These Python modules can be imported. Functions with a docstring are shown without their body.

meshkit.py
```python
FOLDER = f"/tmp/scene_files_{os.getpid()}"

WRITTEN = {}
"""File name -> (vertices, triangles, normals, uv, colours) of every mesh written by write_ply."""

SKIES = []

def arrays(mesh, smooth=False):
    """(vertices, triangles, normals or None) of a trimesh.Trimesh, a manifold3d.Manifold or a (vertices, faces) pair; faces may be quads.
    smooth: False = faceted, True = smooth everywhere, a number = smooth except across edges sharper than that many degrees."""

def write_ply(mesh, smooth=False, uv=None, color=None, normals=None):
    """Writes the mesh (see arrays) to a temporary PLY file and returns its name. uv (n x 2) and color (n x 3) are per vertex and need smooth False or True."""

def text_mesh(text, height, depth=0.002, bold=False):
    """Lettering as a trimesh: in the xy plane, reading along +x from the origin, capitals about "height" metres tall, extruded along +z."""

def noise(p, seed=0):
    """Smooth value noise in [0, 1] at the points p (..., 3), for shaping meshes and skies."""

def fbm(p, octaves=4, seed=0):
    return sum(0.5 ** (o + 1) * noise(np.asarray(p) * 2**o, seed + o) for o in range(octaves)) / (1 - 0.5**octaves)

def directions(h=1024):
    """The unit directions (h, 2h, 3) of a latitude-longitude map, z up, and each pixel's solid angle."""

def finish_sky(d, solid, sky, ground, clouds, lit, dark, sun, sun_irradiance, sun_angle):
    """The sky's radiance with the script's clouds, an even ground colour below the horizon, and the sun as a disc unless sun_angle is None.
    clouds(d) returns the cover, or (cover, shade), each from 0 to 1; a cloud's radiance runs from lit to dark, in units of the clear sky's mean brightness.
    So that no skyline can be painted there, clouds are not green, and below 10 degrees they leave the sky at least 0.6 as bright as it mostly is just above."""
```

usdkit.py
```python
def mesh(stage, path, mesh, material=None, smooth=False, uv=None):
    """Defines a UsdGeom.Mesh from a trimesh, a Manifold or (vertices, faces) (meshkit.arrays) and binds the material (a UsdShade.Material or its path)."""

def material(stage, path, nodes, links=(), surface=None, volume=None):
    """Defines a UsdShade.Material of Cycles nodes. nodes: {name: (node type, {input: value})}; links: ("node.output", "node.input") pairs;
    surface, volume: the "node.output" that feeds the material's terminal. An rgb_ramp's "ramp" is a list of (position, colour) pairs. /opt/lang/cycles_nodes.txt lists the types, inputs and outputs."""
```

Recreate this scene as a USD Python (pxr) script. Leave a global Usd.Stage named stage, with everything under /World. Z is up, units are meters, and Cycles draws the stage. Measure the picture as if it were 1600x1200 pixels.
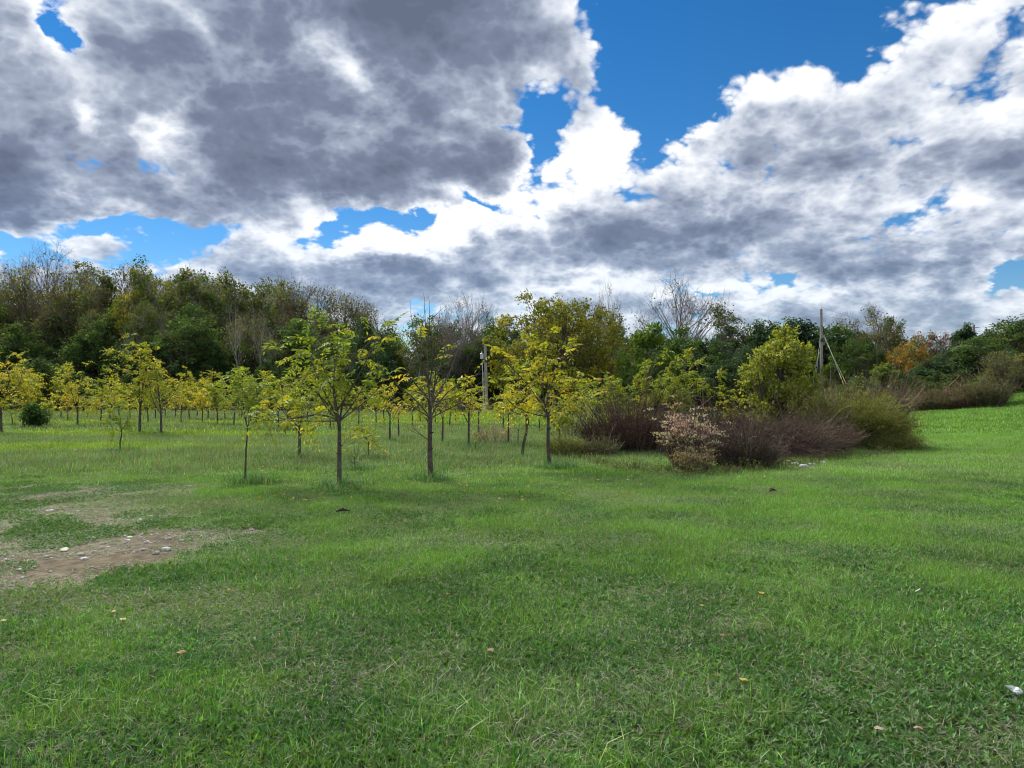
import math, numpy as np, usdkit, meshkit, trimesh
from pxr import Usd, UsdGeom, UsdLux, UsdShade, Gf, Sdf, Vt
stage = Usd.Stage.CreateInMemory()
UsdGeom.SetStageUpAxis(stage, UsdGeom.Tokens.z)
UsdGeom.Xform.Define(stage, '/World')
# ------------------------------------------------------------------ camera
F = 1111.0          # focal length of the photograph in its own pixels (1600 wide)
EYE = 1.6
cam = UsdGeom.Camera.Define(stage, '/World/camera')
cam.AddTranslateOp().Set((0, 0, EYE)); cam.AddRotateXOp().Set(90)
cam.CreateHorizontalApertureAttr(36.0); cam.CreateVerticalApertureAttr(27.0)
cam.CreateFocalLengthAttr(36.0 * F / 1600); cam.CreateClippingRangeAttr(Gf.Vec2f(0.05, 5000))
cam.CreateExposureAttr(0.6)
# ------------------------------------------------------------------ sky and sun
SUN_AZ, SUN_EL = math.radians(-40), math.radians(44)
def make_sky():
    S = 0.1
    nodes, links = {}, []
    def nd(kind, ins=None, **src):
        name = f"n{len(nodes)}"
        nodes[name] = (kind, ins or {})
        for k, v in src.items():
            links.append((v, f"{name}.{k}"))
        return name
    def ma(op, a, b=None, c=None, clamp=False):
        ins, src = {"math_type": op}, {}
        if clamp: ins["use_clamp"] = True
        for k, v in (("value1", a), ("value2", b), ("value3", c)):
            if v is None: continue
            if isinstance(v, str): src[k] = v
            else: ins[k] = float(v)
        return nd("math", ins, **src) + ".value"
    def ramp(v, a, b, kind="smoothstep"):
        return nd("map_range", {"range_type": kind, "from_min": a, "from_max": b, "to_min": 0.0, "to_max": 1.0, "clamp": True}, value=v) + ".result"
    tc = nd("texture_coordinate") + ".generated"
    sx = nd("separate_xyz", vector=tc)
    X, Y, Z = sx + ".x", sx + ".y", sx + ".z"
    az, el = ma("arctan2", X, Y), ma("arcsine", Z)
    # air seen at a slant: cloud detail gets finer towards the horizon
    den = ma("power", ma("add", ma("maximum", Z, 0.0), 0.4), 0.7)
    q = nd("vector_math", {"math_type": "scale"}, vector1=tc, scale=ma("divide", 1.0, den)) + ".vector"
    qs = nd("mapping", {"mapping_type": "point", "scale": (1.0, 1.0, 1.35)}, vector=q) + ".vector"
    def fb(vec, scale, detail, rough, dist=0.0, out="fac"):
        return nd("noise_texture", {"dimensions": "3D", "scale": scale, "detail": detail, "roughness": rough, "distortion": dist}, vector=vec) + "." + out
    # outlines are pushed about by turbulence
    wcol = fb(qs, 2.3, 5, 0.6, out="color")
    wv = nd("vector_math", {"math_type": "subtract", "vector2": (0.5, 0.5, 0.5)}, vector1=wcol) + ".vector"
    ae = nd("combine_xyz", x=az, y=el) + ".vector"
    aw = nd("vector_math", {"math_type": "multiply_add", "vector2": (0.16, 0.10, 0.0)}, vector1=wv, vector3=ae) + ".vector"
    w2 = nd("vector_math", {"math_type": "subtract", "vector2": (0.5, 0.5, 0.5)}, vector1=fb(qs, 6.5, 6, 0.6, out="color")) + ".vector"
    aw = nd("vector_math", {"math_type": "multiply_add", "vector2": (0.11, 0.075, 0.0)}, vector1=w2, vector3=aw) + ".vector"
    T = TB = None
    for (px, py, rx, ry, w, rot) in BLOBS + BRIGHT:
        a = math.atan2(px - 800, F); e = math.atan2(600 - py, math.hypot(F, px - 800))
        sc = math.cos(math.atan2(px - 800, F))
        ra, re = 1.75 * rx / F * sc * sc, 1.75 * ry / F * sc
        mp = nd("mapping", {"mapping_type": "texture", "location": (a, e, 0), "rotation": (0, 0, math.radians(rot)), "scale": (ra, re, 1)}, vector=aw) + ".vector"
        g = nd("gradient_texture", {"gradient_type": "quadratic_sphere"}, vector=mp) + ".fac"
        if (px, py, rx, ry, w, rot) in BRIGHT: TB = ma("multiply_add", g, w * 1.5, TB if TB else T)
        else: T = ma("multiply_add", g, w, T if T else BASE)
    def puffs(vec):
        f1 = fb(vec, 3.4, 11, 0.62, 0.1)
        vo = nd("voronoi_texture", {"feature": "f1", "scale": 8.0, "detail": 3.0, "roughness": 0.6, "lacunarity": 2.2}, vector=vec) + ".distance"
        return ma("multiply_add", vo, -0.55, ma("multiply", f1, 1.5))
    qd = nd("vector_math", {"math_type": "multiply_add", "vector2": (0.10, 0.10, 0.10)}, vector1=wv, vector3=qs) + ".vector"
    P = puffs(qd)
    sun = (math.sin(SUN_AZ) * math.cos(SUN_EL), math.cos(SUN_AZ) * math.cos(SUN_EL), math.sin(SUN_EL))
    off = nd("vector_math", {"math_type": "add", "vector2": tuple(0.045 * c for c in (sun[0] * .6, 0.0, 1.0))}, vector1=qd) + ".vector"
    P2 = puffs(off)
    D = ma("multiply_add", ma("subtract", P, PMID), PAMP, T)
    relief = ma("subtract", P, P2)                       # >0 faces the sun
    cover = ramp(D, -0.05, 0.18)
    # seen against the light: thin cloud glows, thick cloud is dark
    soft = fb(qd, 2.0, 4, 0.5)
    big = ma("multiply_add", ma("subtract", soft, 0.5), SOFT, TB)
    big = ma("multiply_add", ma("subtract", P, PMID), 0.38, big)
    edge = ma("minimum", D, big)                         # rims stay thin
    thick = ramp(ma("multiply_add", relief, -RELIEF, ma("multiply_add", big, 0.55, ma("multiply", edge, 0.45))), -0.04, 1.26, "linear")
    col = nd("rgb_ramp", {"ramp": RAMP}, fac=thick) + ".color"
    scl = nd("vector_math", {"math_type": "scale", "scale": CLOUD / S}, vector1=col) + ".vector"
    sky = nd("sky_texture", {"sky_type": "single_scattering", "sun_disc": False, "sun_elevation": SUN_EL, "sun_rotation": SUN_AZ, "aerosol_density": 0.0, "air_density": 1.0, "ozone_density": 6.0}) + ".color"
    sky = nd("hsv", {"saturation": SAT, "value": VAL, "hue": 0.5, "fac": 1.0}, color=sky) + ".color"
    air = ma("multiply", ma("subtract", 1.0, ramp(Z, 0.0, 0.30)), 0.20)     # far cloud fades into the air
    scl = nd("mix_color", {"blend_type": "mix", "use_clamp": False}, a=scl, b=sky, fac=air) + ".result"
    mix = nd("mix_color", {"blend_type": "mix", "use_clamp": False}, a=sky, b=scl, fac=cover) + ".result"
    bg = nd("background_shader", {"strength": S}, color=mix)
    return usdkit.material(stage, '/World/Looks/sky', nodes, links, surface=bg + ".background")
BASE, PMID, PAMP, RELIEF, SOFT, SAT, VAL = 0.57, 0.47, 1.08, 1.05, 0.85, 1.26, 0.72
CLOUD = 0.70
RAMP = [(0.0, (1.0, 1.02, 1.05)), (0.12, (0.93, 0.955, 1.0)), (0.28, (0.66, 0.71, 0.80)), (0.46, (0.365, 0.42, 0.535)), (0.68, (0.20, 0.24, 0.34)), (1.0, (0.13, 0.158, 0.232))]
BLOBS = [  # px, py in the photograph's angles, radii, weight (- clear, + thick), turn
 (1170,20,250,100,-1.3,0),(1300,50,120,60,-.5,0),(1000,130,50,100,-1.0,0),(1060,190,75,40,-0.9,0),(845,240,42,70,-1.0,0),
 (505,360,75,42,-1.0,0),(610,352,80,22,-0.8,-5),(745,318,110,20,-0.8,-18),(30,372,90,34,-0.9,0),(190,366,110,14,-0.7,0),(62,22,34,30,-1.0,0),(1590,430,50,20,-0.45,0),
 (620,20,350,100,0.75,0),(830,60,130,90,0.45,0),(370,225,300,135,0.6,-20),(700,255,150,80,0.7,-8),(40,250,140,120,0.6,0),(200,320,330,45,0.6,0),(580,290,220,55,0.5,0),(250,80,300,90,0.25,0),(30,110,120,60,.2,0),
 (1110,372,250,46,0.6,0),(1400,268,240,42,0.42,0),(1590,240,100,90,0.35,0),(660,418,300,44,0.5,0),(1480,408,200,26,0.6,0),(940,388,190,50,0.3,0),(670,165,110,60,.5,0),(1250,490,600,50,0.15,0),(1350,160,260,90,0.15,0),(1150,280,250,60,.1,0),(800,470,500,40,.15,0),
]
BRIGHT = [(330,40,90,50,-.35,-30),(300,130,70,40,-.25,-20),(770,150,90,50,-.35,0),(140,310,120,30,-.25,-15),(430,320,110,26,-.25,0),(560,388,80,24,-.35,12),(650,366,100,26,-.5,15),(760,335,110,30,-.6,20),(880,292,100,40,-.6,25),(1010,250,90,40,-.35,0),(430,372,90,26,-.3,0),(1150,455,340,22,-.5,0),(1480,330,200,24,-.3,0),(900,452,120,14,-.3,0),(1350,455,160,16,-.2,0),(550,115,140,42,-0.55,-38),(120,185,60,26,-0.6,-30),(240,205,55,46,-0.6,-40),(60,65,130,40,-0.15,0),(900,190,70,50,-0.2,0),(960,275,160,45,-0.22,8),(1200,160,200,34,-0.25,18),(1500,60,150,60,-.1,25),(440,385,110,26,-0.12,0),(160,388,110,22,-0.15,0),(660,378,220,22,-0.2,12),(1300,330,160,40,-.15,10),]
m=make_sky()
d=UsdLux.DomeLight.Define(stage,'/World/sky')
UsdShade.MaterialBindingAPI.Apply(d.GetPrim()).Bind(m)
d.GetPrim().SetCustomDataByKey('kind','structure')
sun_light = UsdLux.DistantLight.Define(stage, '/World/sun')
sun_light.CreateIntensityAttr(1.15); sun_light.CreateAngleAttr(22.0); sun_light.CreateNormalizeAttr(True)
sun_light.CreateColorAttr(Gf.Vec3f(1.0, 0.95, 0.86))
sun_light.AddRotateZOp().Set(-math.degrees(SUN_AZ)); sun_light.AddRotateXOp().Set(-(90 - math.degrees(SUN_EL)))
# ------------------------------------------------------------------ helpers
USED = {}
def numbered(parent, name):
    k = USED.get((parent, name), 0); USED[(parent, name)] = k + 1
    return f"{parent}/{name}" + (f"_{k:03d}" if k else "")
def tag(prim, label=None, category=None, group=None, kind=None):
    for k, v in (("label", label), ("category", category), ("group", group), ("kind", kind)):
        if v: prim.SetCustomDataByKey(k, v)
    return prim
LABELS = {}
def thing(name, label, category, loc=(0, 0, 0), rz=0.0, group=None, scale=None, ref=None):
    x = UsdGeom.Xform.Define(stage, numbered('/World', name))
    x.AddTranslateOp().Set(tuple(map(float, loc)))
    if rz: x.AddRotateZOp().Set(float(rz))
    if scale is not None: x.AddScaleOp().Set(Gf.Vec3f(*map(float, scale)))
    p = x.GetPrim()
    if ref:
        p.GetReferences().AddInternalReference(ref); p.SetInstanceable(True)
    return tag(p, label, category, group)
def material(name, nodes, links, surface): return usdkit.material(stage, '/World/Looks/' + name, nodes, links, surface=surface)

class MB:
    """collects faces and one colour per vertex, then makes them one mesh"""
    def __init__(s): s.v, s.f, s.c, s.n = [], [], [], 0
    def add(s, v, f, c=(1, 1, 1)):
        v = np.asarray(v, float).reshape(-1, 3); f = np.asarray(f, int)
        if f.shape[1] == 4: f = np.vstack([f[:, [0, 1, 2]], f[:, [0, 2, 3]]])
        c = np.asarray(c, float)
        s.v.append(v); s.f.append(f + s.n); s.c.append(np.broadcast_to(c, (len(v), 3))); s.n += len(v)
        return s
    def build(s, parent, name, mat, smooth=False, label=None, kind=None):
        v, f, c = np.vstack(s.v), np.vstack(s.f), np.vstack(s.c)
        path = numbered(str(parent.GetPath() if hasattr(parent, 'GetPath') else parent), name)
        m = usdkit.mesh(stage, path, (v, f), mat, smooth=smooth)
        UsdGeom.PrimvarsAPI(m).CreatePrimvar("tint", Sdf.ValueTypeNames.Color3fArray, "vertex").Set(Vt.Vec3fArray.FromNumpy(np.ascontiguousarray(c, np.float32)))
        m.CreateDoubleSidedAttr(True)
        return tag(m.GetPrim(), label, None, None, kind)
def unit(a): return a / np.maximum(np.linalg.norm(a, axis=-1, keepdims=True), 1e-9)
def tubes(P, R, sides=4):
    """N tubes at once: P (N,K,3) centre lines, R (N,K) radii"""
    P = np.asarray(P, float); R = np.asarray(R, float)
    if P.ndim == 2: P, R = P[None], R[None]
    N, K = P.shape[:2]
    T = unit(np.gradient(P, axis=1)); ov = unit(P[:, -1] - P[:, 0])
    ref = np.where(np.abs(ov[:, 2:3]) < 0.9, [[0, 0, 1.0]], [[1.0, 0, 0]])[:, None, :]
    A = unit(np.cross(T, np.broadcast_to(ref, T.shape))); B = np.cross(T, A)
    th = np.arange(sides) / sides * 2 * np.pi
    V = P[:, :, None] + R[:, :, None, None] * (A[:, :, None] * np.cos(th)[:, None] + B[:, :, None] * np.sin(th)[:, None])
    i = np.arange(K - 1)[:, None] * sides; j = np.arange(sides)[None]; j2 = (j + 1) % sides
    q = np.stack([i + j, i + j2, i + sides + j2, i + sides + j], -1).reshape(-1, 4)
    f = (q[None] + (np.arange(N) * K * sides)[:, None, None]).reshape(-1, 4)
    return V.reshape(-1, 3), f
def leaves(P, L, W, axis, nrm, fold=0.25):
    """N pointed leaves folded along the midrib, 2 triangles each"""
    axis = unit(axis); side = unit(np.cross(axis, nrm)); up = np.cross(side, axis)
    L = np.asarray(L, float).reshape(-1, 1); W = np.asarray(W, float).reshape(-1, 1)
    mid = P + axis * L * 0.45
    V = np.stack([P, mid + side * W / 2 + up * W * fold, P + axis * L, mid - side * W / 2 + up * W * fold], 1)
    n = len(P) * 4; b = np.arange(0, n, 4)
    return V.reshape(-1, 3), np.vstack([np.stack([b, b + 1, b + 2], 1), np.stack([b, b + 2, b + 3], 1)])
def rdir(rng, n, up=0.0):
    d = rng.normal(size=(n, 3)); d[:, 2] += up
    return unit(d)
def jit(rng, base, n, amount=0.25):
    """n colours round base"""
    base = np.asarray(base, float)
    return base * np.exp(rng.normal(0, amount, (n, 1))) * np.exp(rng.normal(0, amount * 0.25, (n, 3)))
def bez(a, b, c, K):
    t = np.linspace(0, 1, K)[..., None]
    a, b, c = (np.asarray(x, float)[..., None, :] for x in (a, b, c))
    return (1 - t) ** 2 * a + 2 * t * (1 - t) * b + t ** 2 * c
def sstep(x, a, b):
    t = np.clip((np.asarray(x, float) - a) / (b - a), 0, 1); return t * t * (3 - 2 * t)
def fbm2(x, y, s, seed=0, o=4): return meshkit.fbm(np.stack([np.asarray(x, float) * s + 91.7, np.asarray(y, float) * s + 37.3, np.full(np.shape(x), 0.5 + seed)], -1), o, seed)

# ------------------------------------------------------------------ terrain
def height(x, y):
    x, y = np.asarray(x, float), np.asarray(y, float)
    yy = np.clip(y, -60, 100)
    z = -0.02 * (np.logaddexp(0, (yy - 8) / 2.0) * 2.0)
    r = np.clip(x - 20, 0, 30); z = z + 0.0042 * r * r * sstep(y, 5, 45)
    z = z + 0.25 * np.clip(x - 50, 0, 60) * sstep(y, 5, 45) * 0.4
    z = z + 6.5 * sstep(y, 92, 135) * sstep(-x, 5, 45)
    d = np.hypot(x, y)
    z = z + (fbm2(x, y, 0.22, 3, 3) - 0.5) * 0.16 * sstep(d, 2.5, 9) + (fbm2(x, y, 1.1, 5, 3) - 0.5) * 0.05
    return z
def at(px, py):
    """the point of the ground seen at a pixel of the photograph"""
    k = np.geomspace(2.0, 400, 6000); x = (px - 800) / F * k; z = EYE + (600 - py) / F * k
    hit = np.nonzero(z < height(x, k))[0]
    i = hit[0] if len(hit) else len(k) - 1
    return np.array([x[i], k[i], float(height(x[i], k[i]))])
def on(px, depth):
    x = (px - 800) / F * depth; return np.array([x, depth, float(height(x, depth))])
WORN = [(at(px, py)[:2], rx, ry) for px, py, rx, ry in ((60, 893, 1.2, 0.8), (190, 862, 1.1, 0.65), (300, 835, 0.9, 0.7), (20, 830, 1.5, 0.6), (190, 806, 1.2, 0.7), (60, 768, 2.2, 1.2), (230, 768, 0.9, .6), (-150, 880, 2.0, 1.0), (-150, 800, 2.4, 1.5), (400, 830, .5, .35))]
BARE = [(at(px, py)[:2], r) for px, py, r in ((868, 824, 0.14), (872, 718, 0.8), (1245, 728, 1.2), (1000, 918, 0.16), (535, 805, 0.15), (50, 975, 0.13), (1560, 1085, .2), (770, 700, .5), (345, 664, 1.2), (610, 692, .7), (690, 694, .7))]
def worn(x, y):
    x, y = np.asarray(x, float), np.asarray(y, float)
    m = sum(np.exp(-((x - c[0]) / rx) ** 2 - ((y - c[1]) / ry) ** 2) for c, rx, ry in WORN)
    m = np.clip(m, 0, 1.2) + (fbm2(x, y, 1.5, 11, 6) - 0.5) * 3.2 * sstep(m, 0.03, 0.5)
    b = sum(1.1 * np.exp(-((x - c[0]) ** 2 + (y - c[1]) ** 2) / r ** 2) for c, r in BARE)
    b = b + (fbm2(x, y, 6, 13, 2) - 0.5) * 0.8 * sstep(b, 0.03, 0.4)
    return np.clip(np.maximum(.85 * sstep(m, 0.38, 1.25), sstep(b, 0.3, 0.8)), 0, 1)
def mown(x, y):
    """1 on mown grass and on bright lanes standing for sun patches, 0 in the long grass between the tree rows"""
    w = y + (fbm2(x, y, 0.12, 21, 2) - 0.5) * 3.0
    lane_or_sun = lambda c, h: np.exp(-((w - c) / h) ** 2)
    far = np.clip(lane_or_sun(20.6, 1.5) * sstep(-x, 4, 9) + 0.9 * lane_or_sun(27.8, 2.0) * sstep(-x, 2, 8) + lane_or_sun(34, 1.0) * 0.5 + lane_or_sun(56, 13) * sstep(x, -12, -6) * sstep(-x, -15, -9) * 1.3 + 0.6 * lane_or_sun(40, 3), 0, 1)  # far bright lanes: patches of sunlight put into the grass colour
    edge = 13.0 + 3.0 * sstep(x, -2, 6) + (fbm2(x, y, .5, 22, 3) - .5) * 2
    near = 1 - sstep(y, edge, edge + 2.0)
    right = sstep(x - 0.26 * y, 2.0, 4.5)
    return np.clip(np.maximum(np.maximum(near, sstep(far, .15, .6)), right), 0, 1)
# ------------------------------------------------------------------ materials
def tinted(name, rough=0.6, spec=0.3, trans=0.0, noise=None, bump=None, tcol=(1.25, 1.2, 0.5)):
    nodes = {"a": ("attribute", {"attribute": "tint"}), "p": ("principled_bsdf", {"roughness": rough, "specular_ior_level": spec})}
    links, col = [], "a.color"
    if noise:
        scale, lo, hi = noise
        nodes |= {"g": ("geometry", {}), "n": ("noise_texture", {"scale": scale, "detail": 5.0, "roughness": 0.6}),
                  "r": ("rgb_ramp", {"ramp": [(0.3, (lo,) * 3), (0.7, (hi,) * 3)]}), "m": ("mix_color", {"blend_type": "multiply", "fac": 1.0, "use_clamp": False})}
        links += [("g.position", "n.vector"), ("n.fac", "r.fac"), (col, "m.a"), ("r.color", "m.b")]; col = "m.result"
    if bump:
        nodes |= {"bg": ("geometry", {}), "bn": ("noise_texture", {"scale": bump[0], "detail": 6.0, "roughness": 0.65}), "b": ("bump", {"strength": bump[1], "distance": bump[2]})}
        links += [("bg.position", "bn.vector"), ("bn.fac", "b.height"), ("b.normal", "p.normal")]
    links.append((col, "p.base_color")); out = "p.BSDF"
    if trans:
        nodes |= {"t": ("translucent_bsdf", {}), "tm": ("mix_color", {"blend_type": "multiply", "fac": 1.0, "b": tcol, "use_clamp": False}), "x": ("mix_closure", {"fac": trans})}
        links += [(col, "tm.a"), ("tm.result", "t.color"), ("p.BSDF", "x.closure1"), ("t.BSDF", "x.closure2")]; out = "x.closure"
    return material(name, nodes, links, out)
M_LEAF = tinted("leaf", 0.55, 0.35, 0.42)
M_WOOD_LEAF = tinted("woodland_leaf", 0.7, 0.15, 0.34)
M_GRASS = tinted("grass_blade", 0.55, 0.3, 0.3, noise=(0.55, 0.78, 1.2))
M_STEM = tinted("stem", 0.8, 0.2, 0.0)
M_BARK = tinted("bark", 0.9, 0.15, 0.0, noise=(14.0, 0.55, 1.35), bump=(30.0, 0.8, 0.012))
M_GROUND = tinted("ground", 0.95, 0.1, 0.0, noise=(9.0, 0.55, 1.35), bump=(22.0, 0.9, 0.03))
M_STONE = tinted("stone", 0.85, 0.3, 0.0, noise=(25.0, 0.7, 1.2), bump=(60.0, 0.5, 0.006))
M_POLE = material("weathered_pole", {"tc": ("geometry", {}), "mp": ("mapping", {"mapping_type": "point", "scale": (14, 14, 0.8)}), "n": ("noise_texture", {"scale": 3.0, "detail": 6.0, "roughness": 0.6}),
    "r": ("rgb_ramp", {"ramp": [(0.3, (0.13, 0.11, 0.095)), (0.55, (0.27, 0.24, 0.21)), (0.75, (0.38, 0.35, 0.31))]}), "b": ("bump", {"strength": 0.6, "distance": 0.01}), "p": ("principled_bsdf", {"roughness": 0.85})},
    [("tc.position", "mp.vector"), ("mp.vector", "n.vector"), ("n.fac", "r.fac"), ("r.color", "p.base_color"), ("n.fac", "b.height"), ("b.normal", "p.normal")], "p.BSDF")
def plain(name, col, rough=0.5, metal=0.0):
    return material(name, {"g": ("geometry", {}), "n": ("noise_texture", {"scale": 12.0, "detail": 4.0}), "r": ("rgb_ramp", {"ramp": [(0.3, tuple(0.75 * c for c in col)), (0.7, tuple(min(1, 1.1 * c) for c in col))]}),
        "p": ("principled_bsdf", {"roughness": rough, "metallic": metal})}, [("g.position", "n.vector"), ("n.fac", "r.fac"), ("r.color", "p.base_color")], "p.BSDF")
M_GALV = plain("galvanised", (0.42, 0.44, 0.46), 0.45, 0.3); M_BLACK = plain("black_band", (0.02, 0.02, 0.022), 0.6)
M_YELLOW = plain("yellow_guard", (0.42, 0.38, 0.10), 0.6); M_WHITE = plain("white_plastic", (0.72, 0.72, 0.70), 0.5); M_WIRE = plain("wire", (0.12, 0.12, 0.13), 0.5, 0.4)

# ------------------------------------------------------------------ ground
def make_ground():
    r = np.concatenate([np.linspace(0, 2.2, 12)[:-1], np.geomspace(2.2, 40, 330), np.geomspace(40, 1800, 90)[1:]])
    front = np.radians(np.arange(-48, 48.01, 0.3)); back = np.radians(np.arange(48, 312, 4.0)[1:])
    a = np.concatenate([front, back]); A, Rr = np.meshgrid(a, r)
    x, y = Rr * np.sin(A), Rr * np.cos(A); z = height(x, y)
    w, m = worn(x, y), mown(x, y)
    n1, n2 = fbm2(x, y, 0.8, 31), fbm2(x, y, 3.1, 32)
    turf = np.array([0.06, 0.09, 0.028]) * (0.7 + 0.6 * n2[..., None]) + np.array([0.05, 0.035, 0.02]) * sstep(n1, 0.5, 0.75)[..., None]
    longg = np.array([0.09, 0.12, 0.045]) * (0.75 + 0.5 * n2[..., None])
    c = turf * m[..., None] + longg * (1 - m[..., None])
    dirt = np.array([0.14, 0.108, 0.078]) * (0.6 + 0.8 * n2[..., None]) + np.array([0.06, 0.06, 0.058]) * sstep(n1, 0.45, 0.7)[..., None]
    c = c * (1 - w[..., None]) + dirt * w[..., None]
    wood = (sstep(y + 0.12 * np.abs(x) * (x < 0), 84, 92))[..., None]
    wood = np.maximum(wood, (sstep(y, 66, 70) * sstep(x, 18, 22))[..., None])
    c = c * (1 - wood) + np.array([0.05, 0.042, 0.028]) * wood
    nr, na = x.shape; i = np.arange(nr - 1)[:, None] * na; j = np.arange(na)[None]; j2 = (j + 1) % na
    f = np.stack([i + j, i + na + j, i + na + j2, i + j2], -1).reshape(-1, 4)
    v = np.stack([x, y, z], -1).reshape(-1, 3)
    mb = MB().add(v, f, c.reshape(-1, 3))
    mb.build('/World', 'ground', M_GROUND, smooth=True, kind='structure')
make_ground()

# ------------------------------------------------------------------ grass: patches of real blades, laid out by the thousand
G_LUSH, G_MID, G_DARK, G_STRAW = np.array([0.14, 0.295, 0.046]), np.array([0.12, 0.245, 0.06]), np.array([0.056, 0.155, 0.04]), np.array([0.28, 0.28, 0.19])
G_LONG, G_SEED = np.array([0.125, 0.24, 0.07]), np.array([0.20, 0.175, 0.13])
def blades(rng, rad, n, h, w, base, spread, lie=0.55, straw=0.1, sd=0.38):
    a = rng.uniform(0, 2 * np.pi, n); r = rad * np.sqrt(rng.uniform(0, 1, n))
    keep = 1.0
    P = np.stack([r * np.cos(a), r * np.sin(a), np.full(n, -0.015)], -1)
    cl = fbm2(P[:, 0], P[:, 1], 2.2 / rad, int(rng.integers(99)), 3)
    H = h * rng.lognormal(0, 0.32, n) * (0.55 + 0.9 * cl)
    az = rng.uniform(0, 2 * np.pi, n); D = np.stack([np.cos(az), np.sin(az), np.zeros(n)], -1)
    tilt = np.abs(rng.normal(0, lie, n))
    up = np.array([0, 0, 1.0])
    d0 = unit(up + D * (tilt * 0.5)[:, None]); d1 = unit(up * np.maximum(0.15, 1 - tilt * 0.7)[:, None] + D * (0.25 + tilt * 1.1)[:, None])
    S = np.stack([-np.sin(az), np.cos(az), np.zeros(n)], -1); S = unit(S + rng.normal(0, .35, (n, 3)))
    W = w * rng.uniform(0.6, 1.3, n)[:, None]
    p1 = P + d0 * (H * 0.55)[:, None]; p2 = p1 + d1 * (H * 0.55)[:, None]
    V = np.stack([P - S * W / 2, P + S * W / 2, p1 + S * W * 0.42, p1 - S * W * 0.42, p2], 1)
    b = np.arange(0, 5 * n, 5)
    f = np.vstack([np.stack([b, b + 1, b + 2], 1), np.stack([b, b + 2, b + 3], 1), np.stack([b + 3, b + 2, b + 4], 1)])
    c = jit(rng, base, n, sd)
    dry = rng.uniform(0, 1, n) < straw
    c[dry] = jit(rng, G_STRAW, int(dry.sum()), 0.3)
    return V.reshape(-1, 3), f, np.repeat(c, 5, 0)
def thatch(rng, rad, n, L, w):
    """dead blades lying about"""
    a = rng.uniform(0, 2 * np.pi, n); r = rad * np.sqrt(rng.uniform(0, 1, n))
    P = np.stack([r * np.cos(a), r * np.sin(a), rng.uniform(0.0, 0.035, n)], -1)
    ax = rdir(rng, n); ax[:, 2] *= 0.25
    v, f = leaves(P, L * rng.uniform(.5, 1.3, n), np.full(n, w), ax, np.tile([0, 0, 1.0], (n, 1)))
    return v, f, np.repeat(jit(rng, [0.235, 0.25, 0.17], n, 0.3), 4, 0)
def weeds(rng, rad, n, size, base):
    """rosettes and clover: small broad leaves"""
    a = rng.uniform(0, 2 * np.pi, n); r = rad * np.sqrt(rng.uniform(0, 1, n))
    C = np.stack([r * np.cos(a), r * np.sin(a), np.full(n, 0.0)], -1)
    k = 6; P = np.repeat(C, k, 0); m = len(P)
    az = rng.uniform(0, 2 * np.pi, m); el = rng.uniform(0.15, 1.0, m)
    ax = np.stack([np.cos(az) * np.cos(el), np.sin(az) * np.cos(el), np.sin(el)], -1)
    P = P + ax * rng.uniform(0, 0.02, m)[:, None] + np.array([0, 0, 0.01])
    L = size * rng.uniform(0.5, 1.3, m)
    v, f = leaves(P, L, L * 0.5, ax, rdir(rng, m, 2.0))
    return v, f, np.repeat(jit(rng, base, m, 0.22), 4, 0)
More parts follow.
